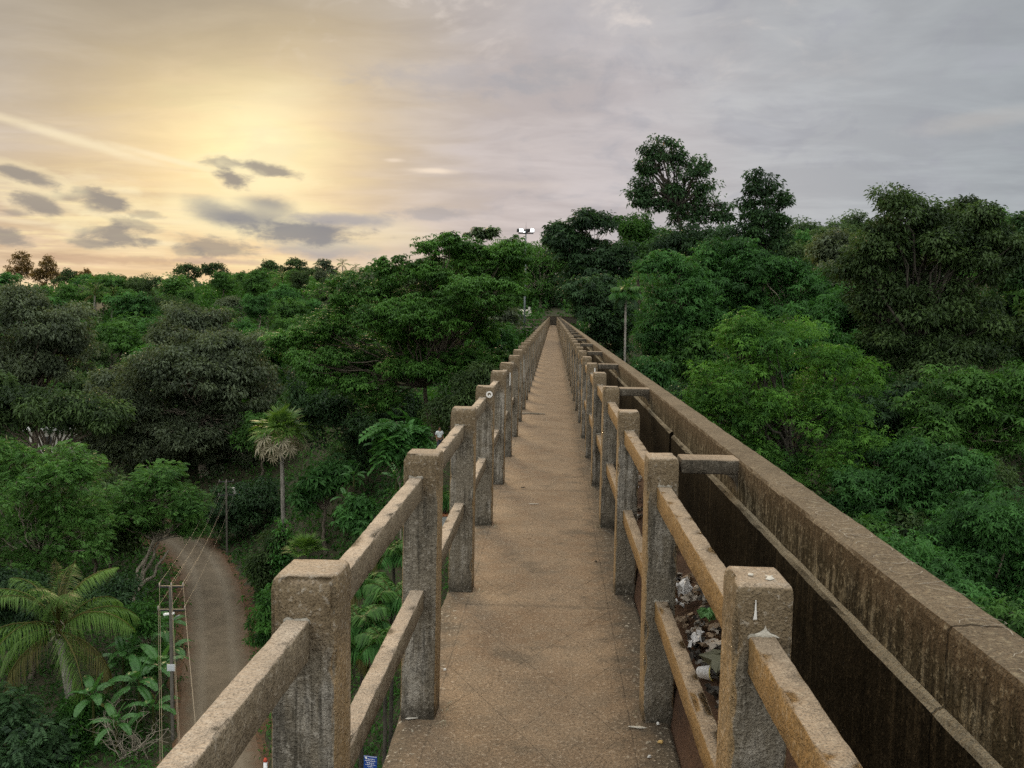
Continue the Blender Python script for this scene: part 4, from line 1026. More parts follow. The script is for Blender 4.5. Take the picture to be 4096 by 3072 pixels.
def fan_palm(label, px, py, Y, R, base_z=None):
    rng = np.random.default_rng(41); c = at(px, py, Y); zb = tz1(c[0], Y) - .2
    t = thing('fan_palm', (c[0], Y, zb), label, 'palm'); top = c - [c[0], Y, zb]
    link('trunk', trunk_mesh([(.25, 0, 0), (.12, 0, top[2] * .5), (0, 0, top[2] - .2)], .2, .13, 'palmtrunk'), t)
    g = [fan_mesh(50 + k, R * .5, 'f_fan', stalk=R * .52, n=18, spread=1.9, w=.085, bend=.3) for k in range(3)]
    m = [fan_mesh(60 + k, R * .42, 'f_palm', stalk=R * .62, n=14, spread=2.3, w=.085, bend=.75) for k in range(2)]
    d = [fan_mesh(70 + k, R * .36, 'f_dead', n=11, spread=2.6, stalk=R * .74, cup=.1, w=.085, bend=.95) for k in range(3)]
    for i in range(50):
        u = i / 50; e = math.asin(max(-1, min(1, .99 - 1.72 * u))) + rng.uniform(-.1, .1)
        me = g[i % 3] if u < .28 else (m[i % 2] if u < .54 else d[i % 3])
        o = link('fan_leaf' if u < .54 else 'dead_leaf', me, t, tuple(top + [0, 0, .1 - .35 * u]))
        o.rotation_mode = 'XYZ'; a = i * 2.399 + rng.uniform(-.25, .25)
        o.rotation_euler = (Matrix.Rotation(a, 3, 'Z') @ Matrix.Rotation(-e, 3, 'Y') @ Matrix.Rotation(rng.uniform(-.4, .4), 3, 'X')).to_euler()
        q = rng.uniform(.85, 1.08) * (.8 if u > .85 else 1); o.scale = (q, q, q)
    return t
fan_palm('fan palm with green top leaves and a skirt of dead straw leaves', 608, 944, 66, 2.5)
def vine(label, px0, py0, px1, py1, Y, r, n, seed):
    rng = np.random.default_rng(seed); a, b = at(px0, py0, Y), at(px1, py1, Y); base = np.array([b[0], b[1], b[2]])
    C = a + (b - a) * rng.random((60, 1)) + rng.normal(size=(60, 3)) * r * .55
    lv = Leaves(); put_leaves(lv, rng, C - base, np.full(60, r * .45), n, 'broad', .28, .16, rng.random(60))
    o = link('climbing_vine', lv.mesh('climbing_vine', M['f_vine']), None, tuple(base)); return tag(o, label, 'vine')
vine('bright green climbing vine wrapped round the foot of the fan palm trunk', 611, 1140, 613, 1250, 65.8, .62, 2200, 7)
def fan_bush(label, px, py, Y, R, seed, mat='f_palm'):
    rng = np.random.default_rng(seed); c = at(px, py, Y); z = tz1(c[0], Y); c[2] = max(c[2], z)
    t = thing('fan_palm_bush', tuple(c), label, 'bush'); ms = [fan_mesh(seed + k, R * .6, mat, 22, 1.6, R * .5) for k in range(2)]
    for i in range(18):
        o = link('fan_leaf', ms[i % 2], t); a = i * 2.4; e = 1.35 - 1.2 * i / 18
        o.rotation_euler = (Matrix.Rotation(a, 3, 'Z') @ Matrix.Rotation(-e, 3, 'Y')).to_euler()
fan_bush('spiky fan palm bush on the green bank right of the vine', 660, 1200, 58, 1.6, 81)

# banana plants
def banana_leaf(seed, L, W, arch, mat='f_banana', torn=.9):
    rng = np.random.default_rng(seed); n = 14; t = np.linspace(0, 1, n)
    ang = arch[0] + (arch[1] - arch[0]) * t
    x = np.cumsum(np.cos(ang)) * L / n; z = np.cumsum(np.sin(ang)) * L / n
    w = W * np.clip(np.sin(np.clip(t * .93 + .05, 0, 1) * PI), .04, 1) ** .55 * np.where(t < .16, .12, 1)
    V, Q, T = [], [], []
    for sg in (-1, 1):
        for i in range(n - 1):
            gap = rng.uniform(0, .3) * torn; dz = -rng.uniform(.05, .3) * torn
            e = .28
            b = len(V)
            for k, tt in ((i, 0), (i + 1, -gap)):
                xx = x[k] + (x[i + 1] - x[i]) * tt * .8; zz = z[k]
                V.append((x[k], 0, z[k])); V.append((xx, sg * w[k] * .5, zz + w[k] * .2)); V.append((xx + .04, sg * w[k] * .95, zz + w[k] * (.12 + dz)))
            for q in ((b, b + 1, b + 4, b + 3), (b + 1, b + 2, b + 5, b + 4)):
                Q.append(q if sg > 0 else q[::-1]); T.append(.5 + rng.normal() * .1)
    return mesh_np('leaf', np.array(V), [(4, np.array(Q))], M[mat], tint=np.clip(T, 0, 1), smooth=False)
BL = [banana_leaf(401, 2.3, .36, (1.25, -.1)), banana_leaf(402, 2.4, .38, (.95, -.75)), banana_leaf(403, 2.3, .36, (.55, -1.2)), banana_leaf(404, 1.8, .32, (1.45, 1.0), torn=.1), banana_leaf(405, 2.0, .3, (-.2, -1.5), 'f_palmold')]
def banana(label, px, py, Y, sc, seed, nl=8, group=None, ground=True, hgt=1.6):
    rng = random.Random(seed); c = at(px, py, Y)
    z = tz1(c[0], Y) if ground else c[2]
    t = thing('banana_plant', (c[0], Y, z), label, 'plant', group)
    h = max(hgt, c[2] - z) if ground else hgt
    wd = Wood(); wd.tube([(0, 0, -.2), (.03, 0, h * .5), (0, .02, h)], [.14 * sc, .11 * sc, .06 * sc], 8); link('stem', wd.mesh('stem', M['f_palmold']), t)
    for i in range(nl):
        v = 3 if i == 0 else (0 if i < 3 else (1 if i < 6 else (2 if i < 8 else 4)))
        o = link('leaf', BL[v], t, (0, 0, h - .05 * i), (rng.uniform(-.15, .15), rng.uniform(-.15, .15), i * 2.4 + rng.uniform(-.4, .4))); o.scale = (sc, sc, sc)
for i, (px, py, Y, sc, lab) in enumerate((
    (345, 1440, 46, 1.0, 'banana plant with a broad leaf reaching over the road beside the utility pole'), (300, 1470, 45, .95, 'banana plant between the coconut palm and the utility pole'),
    (265, 1420, 48, .9, 'banana plant behind the right fronds of the coconut palm'), (320, 1370, 53, .95, 'banana plant under the leaning feathery tree stems'),
    (250, 1560, 42, .72, 'low banana plant beside the bare twiggy bush'), (365, 1350, 56, .8, 'banana plant hidden behind the top of the utility pole'), (200, 1500, 43, .8, 'banana plant right of the coconut palm trunk'), (330, 1530, 44, .8, 'low banana plant at the foot of the utility pole'), (290, 1395, 52, .9, 'banana plant below the stems of the leaning feathery tree'), (370, 1405, 50, .85, 'banana plant standing right of the utility pole at the road edge'))):
    banana(lab, px, py, Y, sc * .85, 420 + i, 9, 'banana plants by the road')
for i, (px, py, Y, sc, lab) in enumerate(((856, 1052, 56, .62, 'small bright banana plant on the slope nearest the left railing'), (764, 1046, 62, .55, 'small bright banana plant below the dark shaded tree'), (746, 1094, 60, .5, 'small bright banana plant beside the big-leaved dark shrub'))):
    banana(lab, px, py, Y, sc, 440 + i, 6, 'small banana plants on the slope', False, .6)

# broad-frond cane palms under the left railing
CF = [frond_mesh(460, 1.7, (1.25, -.5), .62, 15, .45, 'f_mid', .13, .45), frond_mesh(461, 1.8, (.9, -1.0), .66, 15, .5, 'f_rubber', .13, .5), frond_mesh(462, 1.6, (.4, -1.4), .6, 15, .6, 'f_blue', .12, .6)]
CF2 = [frond_mesh(463, 1.6, (.6, -1.3), .6, 15, .6, 'f_palmold', .1, .7)]
def cane_palm(label, px, py, Y, sc, seed, nf=14, group='cane palms under the railing', dead=1, name='cane_palm', gnd=True):
    rng = random.Random(seed); c = at(px, py, Y); z = tz1(c[0], Y)
    t = thing(name, (c[0], Y, z), label, 'palm', group); h = max(.8, c[2] - z)
    link('trunk', trunk_mesh([(0, 0, -.2), (.05, 0, h * .5), (0, 0, h)], .07 * sc + .03, .05 * sc + .02, 'darkbark' if gnd else 'palmtrunk'), t)
    for i in range(nf):
        v = 0 if i < nf * .35 else (1 if i < nf * .75 else 2)
        me = CF2[0] if (dead and i >= nf - 2) else CF[v]
        o = link('frond', me, t, (0, 0, h - .02 * i), (rng.uniform(-.2, .2), rng.uniform(-.15, .15), i * 2.399 + rng.uniform(-.3, .3))); o.scale = (sc, sc, sc)
for i, (px, py, Y, sc, lab) in enumerate((
    (850, 1195, 47, .95, 'cane palm just below the second left railing post'), (800, 1265, 44, .9, 'cane palm behind the tile-coped wall end'), (845, 1290, 41, 1.0, 'leafiest cane palm framed by the first railing bay'),
    (780, 1345, 39, 1.0, 'cane palm right of the nearest left post'), (830, 1390, 37, .9, 'cane palm with brown hanging fronds below the first railing bay'), (745, 1400, 38, .9, 'cane palm half hidden by the nearest left post'), (960, 1080, 52, .9, 'cane palm beside the terracotta tile below the left railing'))):
    cane_palm(lab, px, py, Y, sc, 470 + i)
cane_palm('slender areca palm standing beside the trough wall', 1352, 634, 58, .72, 490, 15, None, 0, 'areca_palm', False)

# bare twiggy bush, bottom left
def bare_bush():
    rng = np.random.default_rng(55); c = at(280, 1600, 42); z = tz1(c[0], 42); wd = Wood()
    for k in range(26):
        a = rng.uniform(0, 6.28); e = np.array([math.cos(a) * rng.uniform(.6, 2.0), math.sin(a) * rng.uniform(.5, 1.4), rng.uniform(.5, 2.2)])
        p = curve((rng.normal() * .3, rng.normal() * .3, 0), e, rng, .25, .1, 8); wd.tube(p, np.linspace(.03, .01, 8), 4)
        for q in range(5):
            s = p[rng.integers(2, 8)]; wd.tube(curve(s, s + rng.normal(size=3) * [.5, .5, .35], rng, .2, 0, 5), np.linspace(.014, .006, 5), 3)
    o = link('bare_bush', wd.mesh('bare_bush', M['palebark']), None, (c[0], 42, z)); tag(o, 'leafless twiggy bush of pale branches at the bottom left by the road', 'bush')
bare_bush()

# ------------------------------------------------------------------ poles, wires, mast
M['polewood'] = plain('grey_concrete_pole', (.105, .095, .078), .9, .3, 6, .01)
M['steel'] = plain('galvanised_steel', (.30, .32, .32), .5, .2, 9, 0, .6, .5)
M['darkmetal'] = plain('dark_metal', (.05, .05, .05), .5, .3, 9, 0, .5)
M['mast'] = plain('weathered_mast_steel', (.15, .17, .17), .6, .3, 3, 0, .3)
M['wire'] = plain('weathered_wire', (.26, .23, .18), .5, .1, 3, 0, .3)
M['porcelain'] = plain('porcelain', (.25, .22, .19), .3, .1, 9)
M['lampwhite'] = plain('white_lamp_housing', (.75, .75, .72), .4, .05, 9)
M['plate'] = plain('pale_sign_plate', (.45, .47, .48), .6, .15, 20)
def tube_obj(name, pts, rad, mat, parent=None, sides=8, loc=(0, 0, 0)):
    wd = Wood(); wd.tube(pts, rad, sides); me = wd.mesh(name, mat)
    bm = bmesh.new(); bm.from_mesh(me); bmesh.ops.holes_fill(bm, edges=[e for e in bm.edges if e.is_boundary]); bm.to_mesh(me); bm.free()
    return link(name, me, parent, loc)
def box_obj(name, x, y, z, mat, parent=None, loc=(0, 0, 0), rot=(0, 0, 0), r=.01):
    r = min(r, (x[1] - x[0]) * .3, (y[1] - y[0]) * .3, (z[1] - z[0]) * .3)
    return link(name, rbox_mesh(name, x, y, z, mat, r, None, max(.08, (z[1] - z[0]) / 6, (x[1] - x[0]) / 6, (y[1] - y[0]) / 6), 0, 0), parent, loc, rot)
def utility_pole(label, X, Y, zt, lamp, rz):
    zg = tz1(X, Y); t = thing('utility_pole', (X, Y, zg), label, 'utility pole', 'utility poles along the road', rz); h = zt - zg
    link('shaft', rbox_mesh('shaft', (-.075, .075), (-.07, .08), (-.3, h), M['polewood'], .02, None, .3, .003, .004, 3), t)
    for zz, w in ((h - .06, 1.25), (h - 1.25, 1.4)):
        box_obj('crossarm', (-w / 2, w / 2), (.082, .15), (zz - .05, zz + .05), M['darkmetal'], t)
        for xx in (-w / 2 + .05, 0.0, w / 2 - .05):
            tube_obj('insulator', [(xx, .115, zz + .051), (xx, .115, zz + .1), (xx, .115, zz + .12), (xx, .115, zz + .2)], [.03, .045, .03, .04], M['porcelain'], t)
    if lamp:
        tube_obj('lamp_arm', [(.1, 0, h - 1.75), (.25, 0, h - 1.55), (.42, 0, h - 1.46)], [.02, .02, .02], M['steel'], t, 6)
        box_obj('lamp', (.42, .95), (-.06, .06), (h - 1.5, h - 1.38), M['lampwhite'], t, (0, 0, 0), (0, -.12, 0), .04)
        box_obj('number_plate', (-.2, .2), (-.11, -.083), (h - 4.3, h - 3.95), M['plate'], t)
    return [(np.array([X, Y, zg]) + np.array([xx * math.cos(rz) - .115 * math.sin(rz), xx * math.sin(rz) + .115 * math.cos(rz), zz + .2])) for zz, w in ((h - .06, 1.25), (h - 1.25, 1.4)) for xx in (-w / 2 + .05, 0.0, w / 2 - .05)]
A1 = utility_pole('utility pole with two crossarms and a white tube lamp beside the road', -18.75, 43.8, -12.1, True, .1)
A2 = utility_pole('shaded utility pole at the far road bend under the dusky tree', -28.3, 78.0, -13.4, False, .3)
A0 = utility_pole('utility pole on the near verge below the walkway', -5.6, 14.0, -12.4, False, .1)
for k in range(6):
    pts = []
    for a, b in ((A0[k], A1[k]), (A1[k], A2[k])):
        for i in range(16):
            s = i / 16; p = a + (b - a) * s; pts.append(p - np.array([0, 0, 1]) * .55 * 4 * s * (1 - s))
    pts.append(A2[k]); base = A1[k].copy()
    o = tube_obj('power_line', np.array(pts) - base, np.full(len(pts), .0055), M['wire'], None, 4, tuple(base))
    tag(o, 'thin power line strung from pole to pole above the valley road', 'cable', 'power lines')

def emit(name, col, s):
    m, nt = newmat(name); e = nd(nt, 'ShaderNodeEmission', {0: tuple(col) + (1,), 1: s}); nd(nt, 'ShaderNodeOutputMaterial', {0: e.outputs[0]}); return m
M['floodglow'] = emit('lit_floodlight_glass', (.9, .97, 1.0), 7.0)
mp = at(1136, 505, 122.5); mz = tz1(mp[0], 122.5)
mast = thing('floodlight_mast', (mp[0], 122.5, mz), 'tall steel floodlight mast with lit lamps above the end of the walkway', 'floodlight'); mh = mp[2] - mz
tube_obj('mast_pole', [(0, 0, -.2), (0, 0, mh * .4), (0, 0, mh * .401), (0, 0, mh)], [.14, .13, .12, .085], M['mast'], mast, 12)
box_obj('lamp_frame', (-1.0, 1.0), (-.08, .08), (mh - .02, mh + .12), M['darkmetal'], mast)
box_obj('control_box', (-.25, .25), (-.22, .22), (mh + .122, mh + .55), M['darkmetal'], mast)
tube_obj('lightning_rod', [(0, 0, mh + .55), (0, 0, mh + 1.0), (0, 0, mh + 1.5)], [.03, .02, .012], M['darkmetal'], mast, 6)
for k, (xx, rz, lit) in enumerate(((-.62, .15, 1), (.85, -.1, 1), (-1.0, 1.2, 0), (.3, 2.6, 0), (-.2, 0, 2))):
    s = .25 if lit != 2 else .09
    fl = link('floodlight', rbox_mesh('floodlight', (-s, s), (-.1, .14), (-s * .9, s * .9), M['darkmetal'], .03, None, .1, 0, 0), mast, (xx, -.12 if lit else .1, mh + .42 if lit != 2 else mh + .2), (-.18 if lit else .1, 0, rz))
    if lit: box_obj('glass', (-s * .86, s * .86), (-.125, -.103), (-s * .76, s * .76), M['floodglow'], fl)
    else: box_obj('glass', (-s * .86, s * .86), (-.125, -.103), (-s * .76, s * .76), M['plate'], fl)

# ------------------------------------------------------------------ walls, sign, stones
M['cream'] = plain('cream_plaster', (.80, .74, .60), .85, .15, 1.5, .01)
M['cream2'] = plain('pale_plaster', (.5, .48, .42), .85, .2, 1.5, .01)
M['terracotta'] = plain('terracotta_tile', (.38, .15, .07), .8, .4, 12, .02)
M['greywall'] = plain('grey_rendered_wall', (.36, .36, .34), .9, .25, 1.2, .02)
M['blue'] = plain('blue_enamel', (.02, .06, .26), .4, .15, 5)
M['white'] = plain('white_enamel', (.75, .75, .75), .5, .05, 5)
M['redpaint'] = plain('red_paint', (.42, .06, .03), .7, .2, 9)
c = at(1125, 680, 142)
cw = thing('compound_wall', (c[0], 142, -1.2), 'cream compound wall with pillars behind the floodlight mast', 'wall')
box_obj('wall_panel', (-6.0, 1.6), (0, .2), (-1.5, 3.35), M['cream'], cw)
for xx in (-5.0, -2.9, -.72, 1.3): box_obj('pillar', (xx - .17, xx + .17), (-.12, -.003), (-1.5, 3.75), M['cream2'], cw)
box_obj('plinth', (-6.1, 1.7), (-.2, -.123), (-1.6, .6), M['greywall'], cw)
tw = thing('tile_coped_wall', (-11.7, 51, -18), 'grey garden wall with a stepped terracotta tile coping left of the cane palms', 'wall', None, .02)
link('wall_panel', rbox_mesh('wall_panel', (-.12, .12), (-5, 4.2), (-2.5, 2.5), M['greywall'], .02, None, .4, .004, .01, 6), tw)
for k in range(24):
    yy = -4.9 + k * .38
    box_obj('coping_tile', (-.24, .2), (yy, yy + .34), (2.505, 2.6), M['terracotta'], tw, (0, 0, .02 * (k % 3)), (.14, 0, 0))
tp = at(960, 1114, 52)
tpl = thing('gate_pillar', (tp[0], 52, tz1(tp[0], 52) - .2), 'small grey gate pillar with a terracotta cap below the second left railing post', 'pillar')
hh = tp[2] - tpl.location.z
box_obj('shaft', (-.22, .22), (-.22, .22), (-.5, hh), M['greywall'], tpl)
box_obj('cap', (-.32, .32), (-.32, .32), (hh + .003, hh + .16), M['terracotta'], tpl, r=.04)
sp_ = at(800, 1649, 38.0)
sg = thing('sign_board', (sp_[0], 38.0, tz1(sp_[0], 38.0)), 'blue information board with white lettering far below the walkway edge', 'sign', None, -.15); shh = sp_[2] - sg.location.z
tube_obj('post', [(0, .06, -.3), (0, .06, shh * .5), (0, .06, shh + .2)], [.035, .035, .035], M['steel'], sg)
bd = box_obj('board', (-.3, .3), (0, .025), (shh - .35, shh + .32), M['blue'], sg, (0, 0, 0), (0, 0, 0), .005)
box_obj('border', (-.29, .29), (-.004, -.001), (shh + .29, shh + .308), M['white'], bd, r=.001)
for k in range(5):
    w2 = (.2, .24, .16, .22, .12)[k]
    x = -w2
    rr = random.Random(k)
    lv = []
    while x < w2:
        l = rr.uniform(.02, .07); lv.append((x, min(w2, x + l))); x += l + .022
    V, Q = [], []
    for a, b in lv:
        z0 = shh + .17 - .085 * k; bb = len(V)
        V += [(a, -.003, z0), (b, -.003, z0), (b, -.003, z0 + .035), (a, -.003, z0 + .035)]; Q.append((bb, bb + 1, bb + 2, bb + 3))
    me = bpy.data.meshes.new('text_line'); me.from_pydata(V, [], Q); me.materials.append(M['white']); link('text_line', me, bd)
o = blob('crest', rag(.05, .05, 9, 2), M['white'], bd, (-.2, -.002, shh + .235), .002)
gsn = thing('guard_stone', (-13.0, 40.6, tz1(-13.0, 40.6)), 'white roadside guard stone with red ends behind the nearest left post', 'guard stone')
tube_obj('shaft', [(0, 0, -.2), (0, 0, .2), (0, 0, .7)], [.11, .1, .09], M['white'], gsn)
tube_obj('cap', [(0, 0, .702), (0, 0, .8), (0, 0, .88)], [.095, .09, .05], M['redpaint'], gsn)
tube_obj('base_band', [(0, 0, .0), (0, 0, .06), (0, 0, .14)], [.13, .128, .125], M['redpaint'], gsn)
# pale house and a heap of scrap glimpsed through the trees
hp = at(128, 948, 104); hz = tz1(hp[0], 104)
ho = thing('house', (hp[0], 104, hz), 'pale house wall glimpsed between dark trees at the left', 'house', None, .3); hh2 = hp[2] - hz
box_obj('wall', (-3.2, 3.2), (0, 5), (-1, hh2 + 1.0), M['cream2'], ho)
for xx in (-1.8, 1.0): 
    wn = box_obj('window', (xx, xx + 1.0), (-.05, -.003), (hh2 - .9, hh2 + .3), M['darkmetal'], ho)
link('roof', rbox_mesh('roof', (-3.8, 3.8), (-.6, 5.6), (hh2 + 1.003, hh2 + 1.25), M['greywall'], .05, None, .5, .01, .01, 3), ho)
sh = at(530, 1050, 86); shz = tz1(sh[0], 86)
st = thing('roadside_stall', (sh[0], 86, max(shz, sh[2] - 2.2)), 'shaded roadside stall with posters and a blue sheet glimpsed left of the fan palm', 'stall', None, .25); s0 = sh[2] - st.location.z
for xx in (-1.9, 1.9): box_obj('stall_post', (xx - .06, xx + .06), (-.06, .06), (-2.5, s0 - .1), M['polewood'], st)
box_obj('counter', (-1.8, 1.8), (.0, .6), (s0 - .9, s0 - .2), M['cream2'], st)
link('blue_sheet', rbox_mesh('blue_sheet', (-1.2, -.3), (-.12, -.07), (s0 - 1.3, s0 - .75), M['blue'], .01, None, .1, .03, 0, 2), st)
box_obj('poster', (-.7, -.2), (-.02, -.003), (s0 - .7, s0 - .25), M['redpaint'], st)
box_obj('poster', (.2, 1.3), (-.02, -.003), (s0 - .75, s0 - .25), M['white'], st)

# ------------------------------------------------------------------ people far below
M['skin'] = plain('brown_skin', (.20, .105, .06), .6, .1, 9)
M['hair'] = plain('black_hair', (.012, .011, .01), .5, .2, 30)
def skin_obj(name, verts, edges, radii, mat, parent, root=0):
    me = bpy.data.meshes.new(name); me.from_pydata(verts, edges, []); me.materials.append(mat)
    o = link(name, me, parent)
    o.modifiers.new('skin', 'SKIN'); sv = me.skin_vertices[0].data
    for i, r in enumerate(radii): sv[i].radius = (r, r) if not isinstance(r, tuple) else r
    sv[root].use_root = True
    s = o.modifiers.new('sub', 'SUBSURF'); s.levels = 1; s.render_levels = 1
    for p in me.polygons: p.use_smooth = True
    return o
def person(label, x, y, rz, shirt, trousers, stride=.12, armbend=.15):
    t = thing('person', (x, y, tz1(x, y)), label, 'person', None, rz)
    V = [(0, 0, .93), (0, 0, 1.12), (0, -.01, 1.32), (0, 0, 1.43), (0, -.015, 1.50), (0, -.02, 1.57), (0, -.01, 1.66)]
    R = [(.14, .10), (.13, .09), (.16, .10), (.06, .06), (.07, .08), (.082, .095), (.06, .07)]
    E = [(i, i + 1) for i in range(6)]
    def ch(pts, rad, frm):
        p = frm
        for q, r in zip(pts, rad): V.append(q); R.append(r); E.append((p, len(V) - 1)); p = len(V) - 1
        return p
    for s in (-1, 1):
        ch([(.1 * s, 0, .86), (.105 * s, -.02 + stride * s * .5, .5), (.11 * s, stride * s + .04, .08), (.115 * s, stride * s - .14, .03)], [.085, .058, .04, .036], 0)
        h = ch([(.18 * s, 0, 1.38), (.225 * s, .02, 1.1), (.225 * s, -armbend, .9), (.22 * s, -armbend - .03, .83)], [.055, .042, .031, .03], 2)
        for k in range(4): ch([(.22 * s + (k - 1.5) * .004, -armbend - .06 + .022 * k, .79), (.215 * s, -armbend - .062 + .022 * k, .745 + .006 * abs(k - 1.5))], [.0095, .008], h)
        ch([(.205 * s, -armbend - .075, .81), (.2 * s, -armbend - .085, .78)], [.010, .009], h)
    ch([(0, -.118, 1.575)], [.012], 5)
    skin_obj('body', V, E, R, M['skin'], t)
    V2 = [(0, 0, .9), (0, 0, 1.12), (0, -.01, 1.33), (0, 0, 1.41), (.185, 0, 1.375), (.225, .012, 1.16), (-.185, 0, 1.375), (-.225, .012, 1.16)]
    skin_obj('shirt', V2, [(0, 1), (1, 2), (2, 3), (2, 4), (4, 5), (2, 6), (6, 7)], [(.165, .125), (.155, .115), (.18, .125), (.08, .08), .075, .066, .075, .066], shirt, t)
    V3 = [(0, 0, .95), (.1, 0, .84), (.105, -.02 + stride * .5, .5), (.11, stride + .03, .12), (-.1, 0, .84), (-.105, -.02 - stride * .5, .5), (-.11, -stride + .03, .12)]
    skin_obj('trousers', V3, [(0, 1), (1, 2), (2, 3), (0, 4), (4, 5), (5, 6)], [(.155, .115), .105, .082, .07, .105, .082, .07], trousers, t)
    skin_obj('hair', [(0, .03, 1.58), (0, .025, 1.66), (0, .0, 1.70)], [(0, 1), (1, 2)], [.083, .088, .06], M['hair'], t)
    for s in (-1, 1):
        box_obj('eye', (-.012, .012), (-.004, .004), (-.006, .006), M['hair'], t, (s * .032, -.112, 1.605), r=.003)
    box_obj('mouth', (-.022, .022), (-.003, .003), (-.005, .005), M['redpaint'], t, (0, -.104, 1.53), r=.002)
M['shirtwhite'] = plain('white_cotton', (.6, .62, .62), .9, .1, 20)
M['shirtpurple'] = plain('purple_cotton', (.28, .12, .27), .9, .1, 20)
M['shirtpink'] = plain('pale_pink_cotton', (.5, .36, .36), .9, .1, 20)
M['trousers'] = plain('dark_cotton', (.05, .055, .07), .9, .1, 20)
q = at(949, 965, 58); person('person in a white shirt standing on the slope beyond the second left post', q[0], 58, .5, M['shirtwhite'], M['trousers'])
q = at(972, 945, 62); person('person in a purple top on the slope just above the person in white', q[0], 62, -.4, M['shirtpurple'], M['trousers'], .05)
q = at(936, 985, 55); person('person in a pale pink top lowest of the group on the slope', q[0], 55, .2, M['shirtpink'], M['shirtwhite'], .08)

# ------------------------------------------------------------------ litter in the trough, crumbs on the walkway
def crumple(seed, w, l, fold, mat):
    rng = np.random.default_rng(seed); n = 6
    u, v = np.meshgrid(np.linspace(-1, 1, n), np.linspace(-1, 1, n))
    z = fold * (np.abs(np.sin(u * rng.uniform(1, 3) + rng.uniform(0, 6))) * rng.uniform(.3, 1) + np.abs(np.sin(v * rng.uniform(1, 3.5) + u * rng.uniform(-2, 2) + rng.uniform(0, 6))) + rng.normal(size=u.shape) * .22)
    V = np.column_stack([(u * w + rng.normal(size=u.shape) * w * .14).ravel(), (v * l + rng.normal(size=u.shape) * l * .14).ravel(), z.ravel()])
    i = (np.arange(n - 1)[:, None] * n + np.arange(n - 1)[None, :]).ravel()
    return mesh_np('paper_scrap', V, [(4, np.column_stack([i, i + 1, i + n + 1, i + n]))], mat)
LM = {k: plain('litter_' + k, cst, rg, .3, 25) for k, cst, rg in (('pale', (.32, .275, .225), .7), ('white', (.58, .56, .54), .6), ('tan', (.24, .17, .11), .8), ('dark', (.045, .038, .03), .7), ('green', (.13, .26, .09), .5), ('yellow', (.50, .40, .06), .45), ('olive', (.12, .115, .07), .6), ('grey', (.16, .145, .125), .7))}
prot = {k: [crumple(500 + 13 * i + len(k), .022 + .006 * i, .03, .016, LM[k]) for i in range(3)] for k in LM}
LLAB = {'pale': 'crumpled pale paper scrap in the litter along the trough', 'white': 'crumpled white paper in the litter along the trough', 'tan': 'crumpled tan scrap in the litter along the trough',
        'dark': 'dark rotting scrap in the litter along the trough', 'olive': 'flattened olive carton in the litter along the trough', 'grey': 'crumpled grey scrap in the litter along the trough'}
lr = random.Random(19)
def silt_z(x, y): return float(np.interp(x, [.55, .575, .60, .64, .69, .73, .765], [.10, .26, .335, .36, .372, .385, .40]))
def scrap(kind, x, y, label, sc=1.0, dz=.006, nm='paper_scrap', grp=True):
    o = link(nm, prot[kind][lr.randrange(3)], None, (x, y, silt_z(x, y) + dz), (lr.uniform(-.5, .5), lr.uniform(-.5, .5), lr.uniform(0, 6.28)))
    o.scale = (sc * lr.uniform(.7, 1.3), sc * lr.uniform(.7, 1.3), sc * lr.uniform(.8, 1.4))
    tag(o, label, 'litter', ('litter of the ' + kind + ' sort in the trough') if grp else None); return o
kinds = ['pale', 'pale', 'white', 'tan', 'dark', 'grey', 'tan', 'dark', 'olive']
for (ya, yb, n, kk, up) in ((4.2, 4.75, 46, ['pale', 'white', 'tan', 'grey', 'tan', 'dark'], .05), (3.62, 4.12, 44, ['pale', 'tan', 'tan', 'dark', 'grey', 'dark'], .03), (3.05, 3.55, 40, ['olive', 'dark', 'pale', 'grey', 'tan', 'dark'], .02), (4.75, 9.0, 46, ['pale', 'tan', 'white', 'dark'], 0)):
    for _ in range(n):
        k = lr.choice(kk); x = lr.uniform(.595, .735); scrap(k, x, lr.uniform(ya, yb), LLAB[k], lr.uniform(.45, .95), .008 + lr.random() * up)
scrap('white', .655, 4.36, 'large folded white paper on top of the farthest litter heap', 1.9, .055, grp=False)
scrap('green', .70, 3.92, 'green wrapper lying on the middle litter heap', 1.5, .05, grp=False)
scrap('white', .625, 3.74, 'crumpled white tissue at the left of the middle litter heap', 1.35, .03, grp=False)
scrap('yellow', .655, 3.17, 'yellow wrapper in the nearest litter heap', 1.2, .03, grp=False)
scrap('white', .69, 3.2, 'white wrapper beside the yellow wrapper in the nearest litter heap', 1.4, .035, grp=False)
scrap('olive', .70, 3.42, 'large flattened olive carton in the nearest litter heap', 2.3, .04, grp=False)
cup = thing('paper_cup', (.615, 3.46, silt_z(.615, 3.46) + .03), 'pale green paper cup lying on its side in the litter', 'cup'); cup.rotation_euler = (1.3, .2, .7)
wd = Wood(); wd.tube([(0, 0, -.035), (0, 0, 0), (0, 0, .04)], [.022, .026, .031], 12)
link('cup_wall', wd.mesh('cup_wall', LM['white']), cup); ring('rim', .0295, .0335, LM['yellow'], cup, (0, 0, .04), .004, rot=(PI / 2, 0, 0))
def crumb(name, label, x, y, w, l, mat, seed, cat, rz=0.0, th=.006):
    P = rag(w, l, 9, seed); o = blob(name, P, mat, None, (x, y, .006), th, seed); o.rotation_euler = (-PI / 2, 0, rz); return tag(o, label, cat)
def dk(px, py):
    r = ray(px, py); k = -H / r[2]; return r[0] * k, r[1] * k
M['leafyel'] = plain('fallen_yellow_leaf', (.5, .33, .12), .7, .2, 30)
x, y = dk(1427, 1607); crumb('fallen_leaf', 'small yellow fallen leaf on the walkway by the second right post', x, y, .016, .009, M['leafyel'], 3, 'leaf', .4)
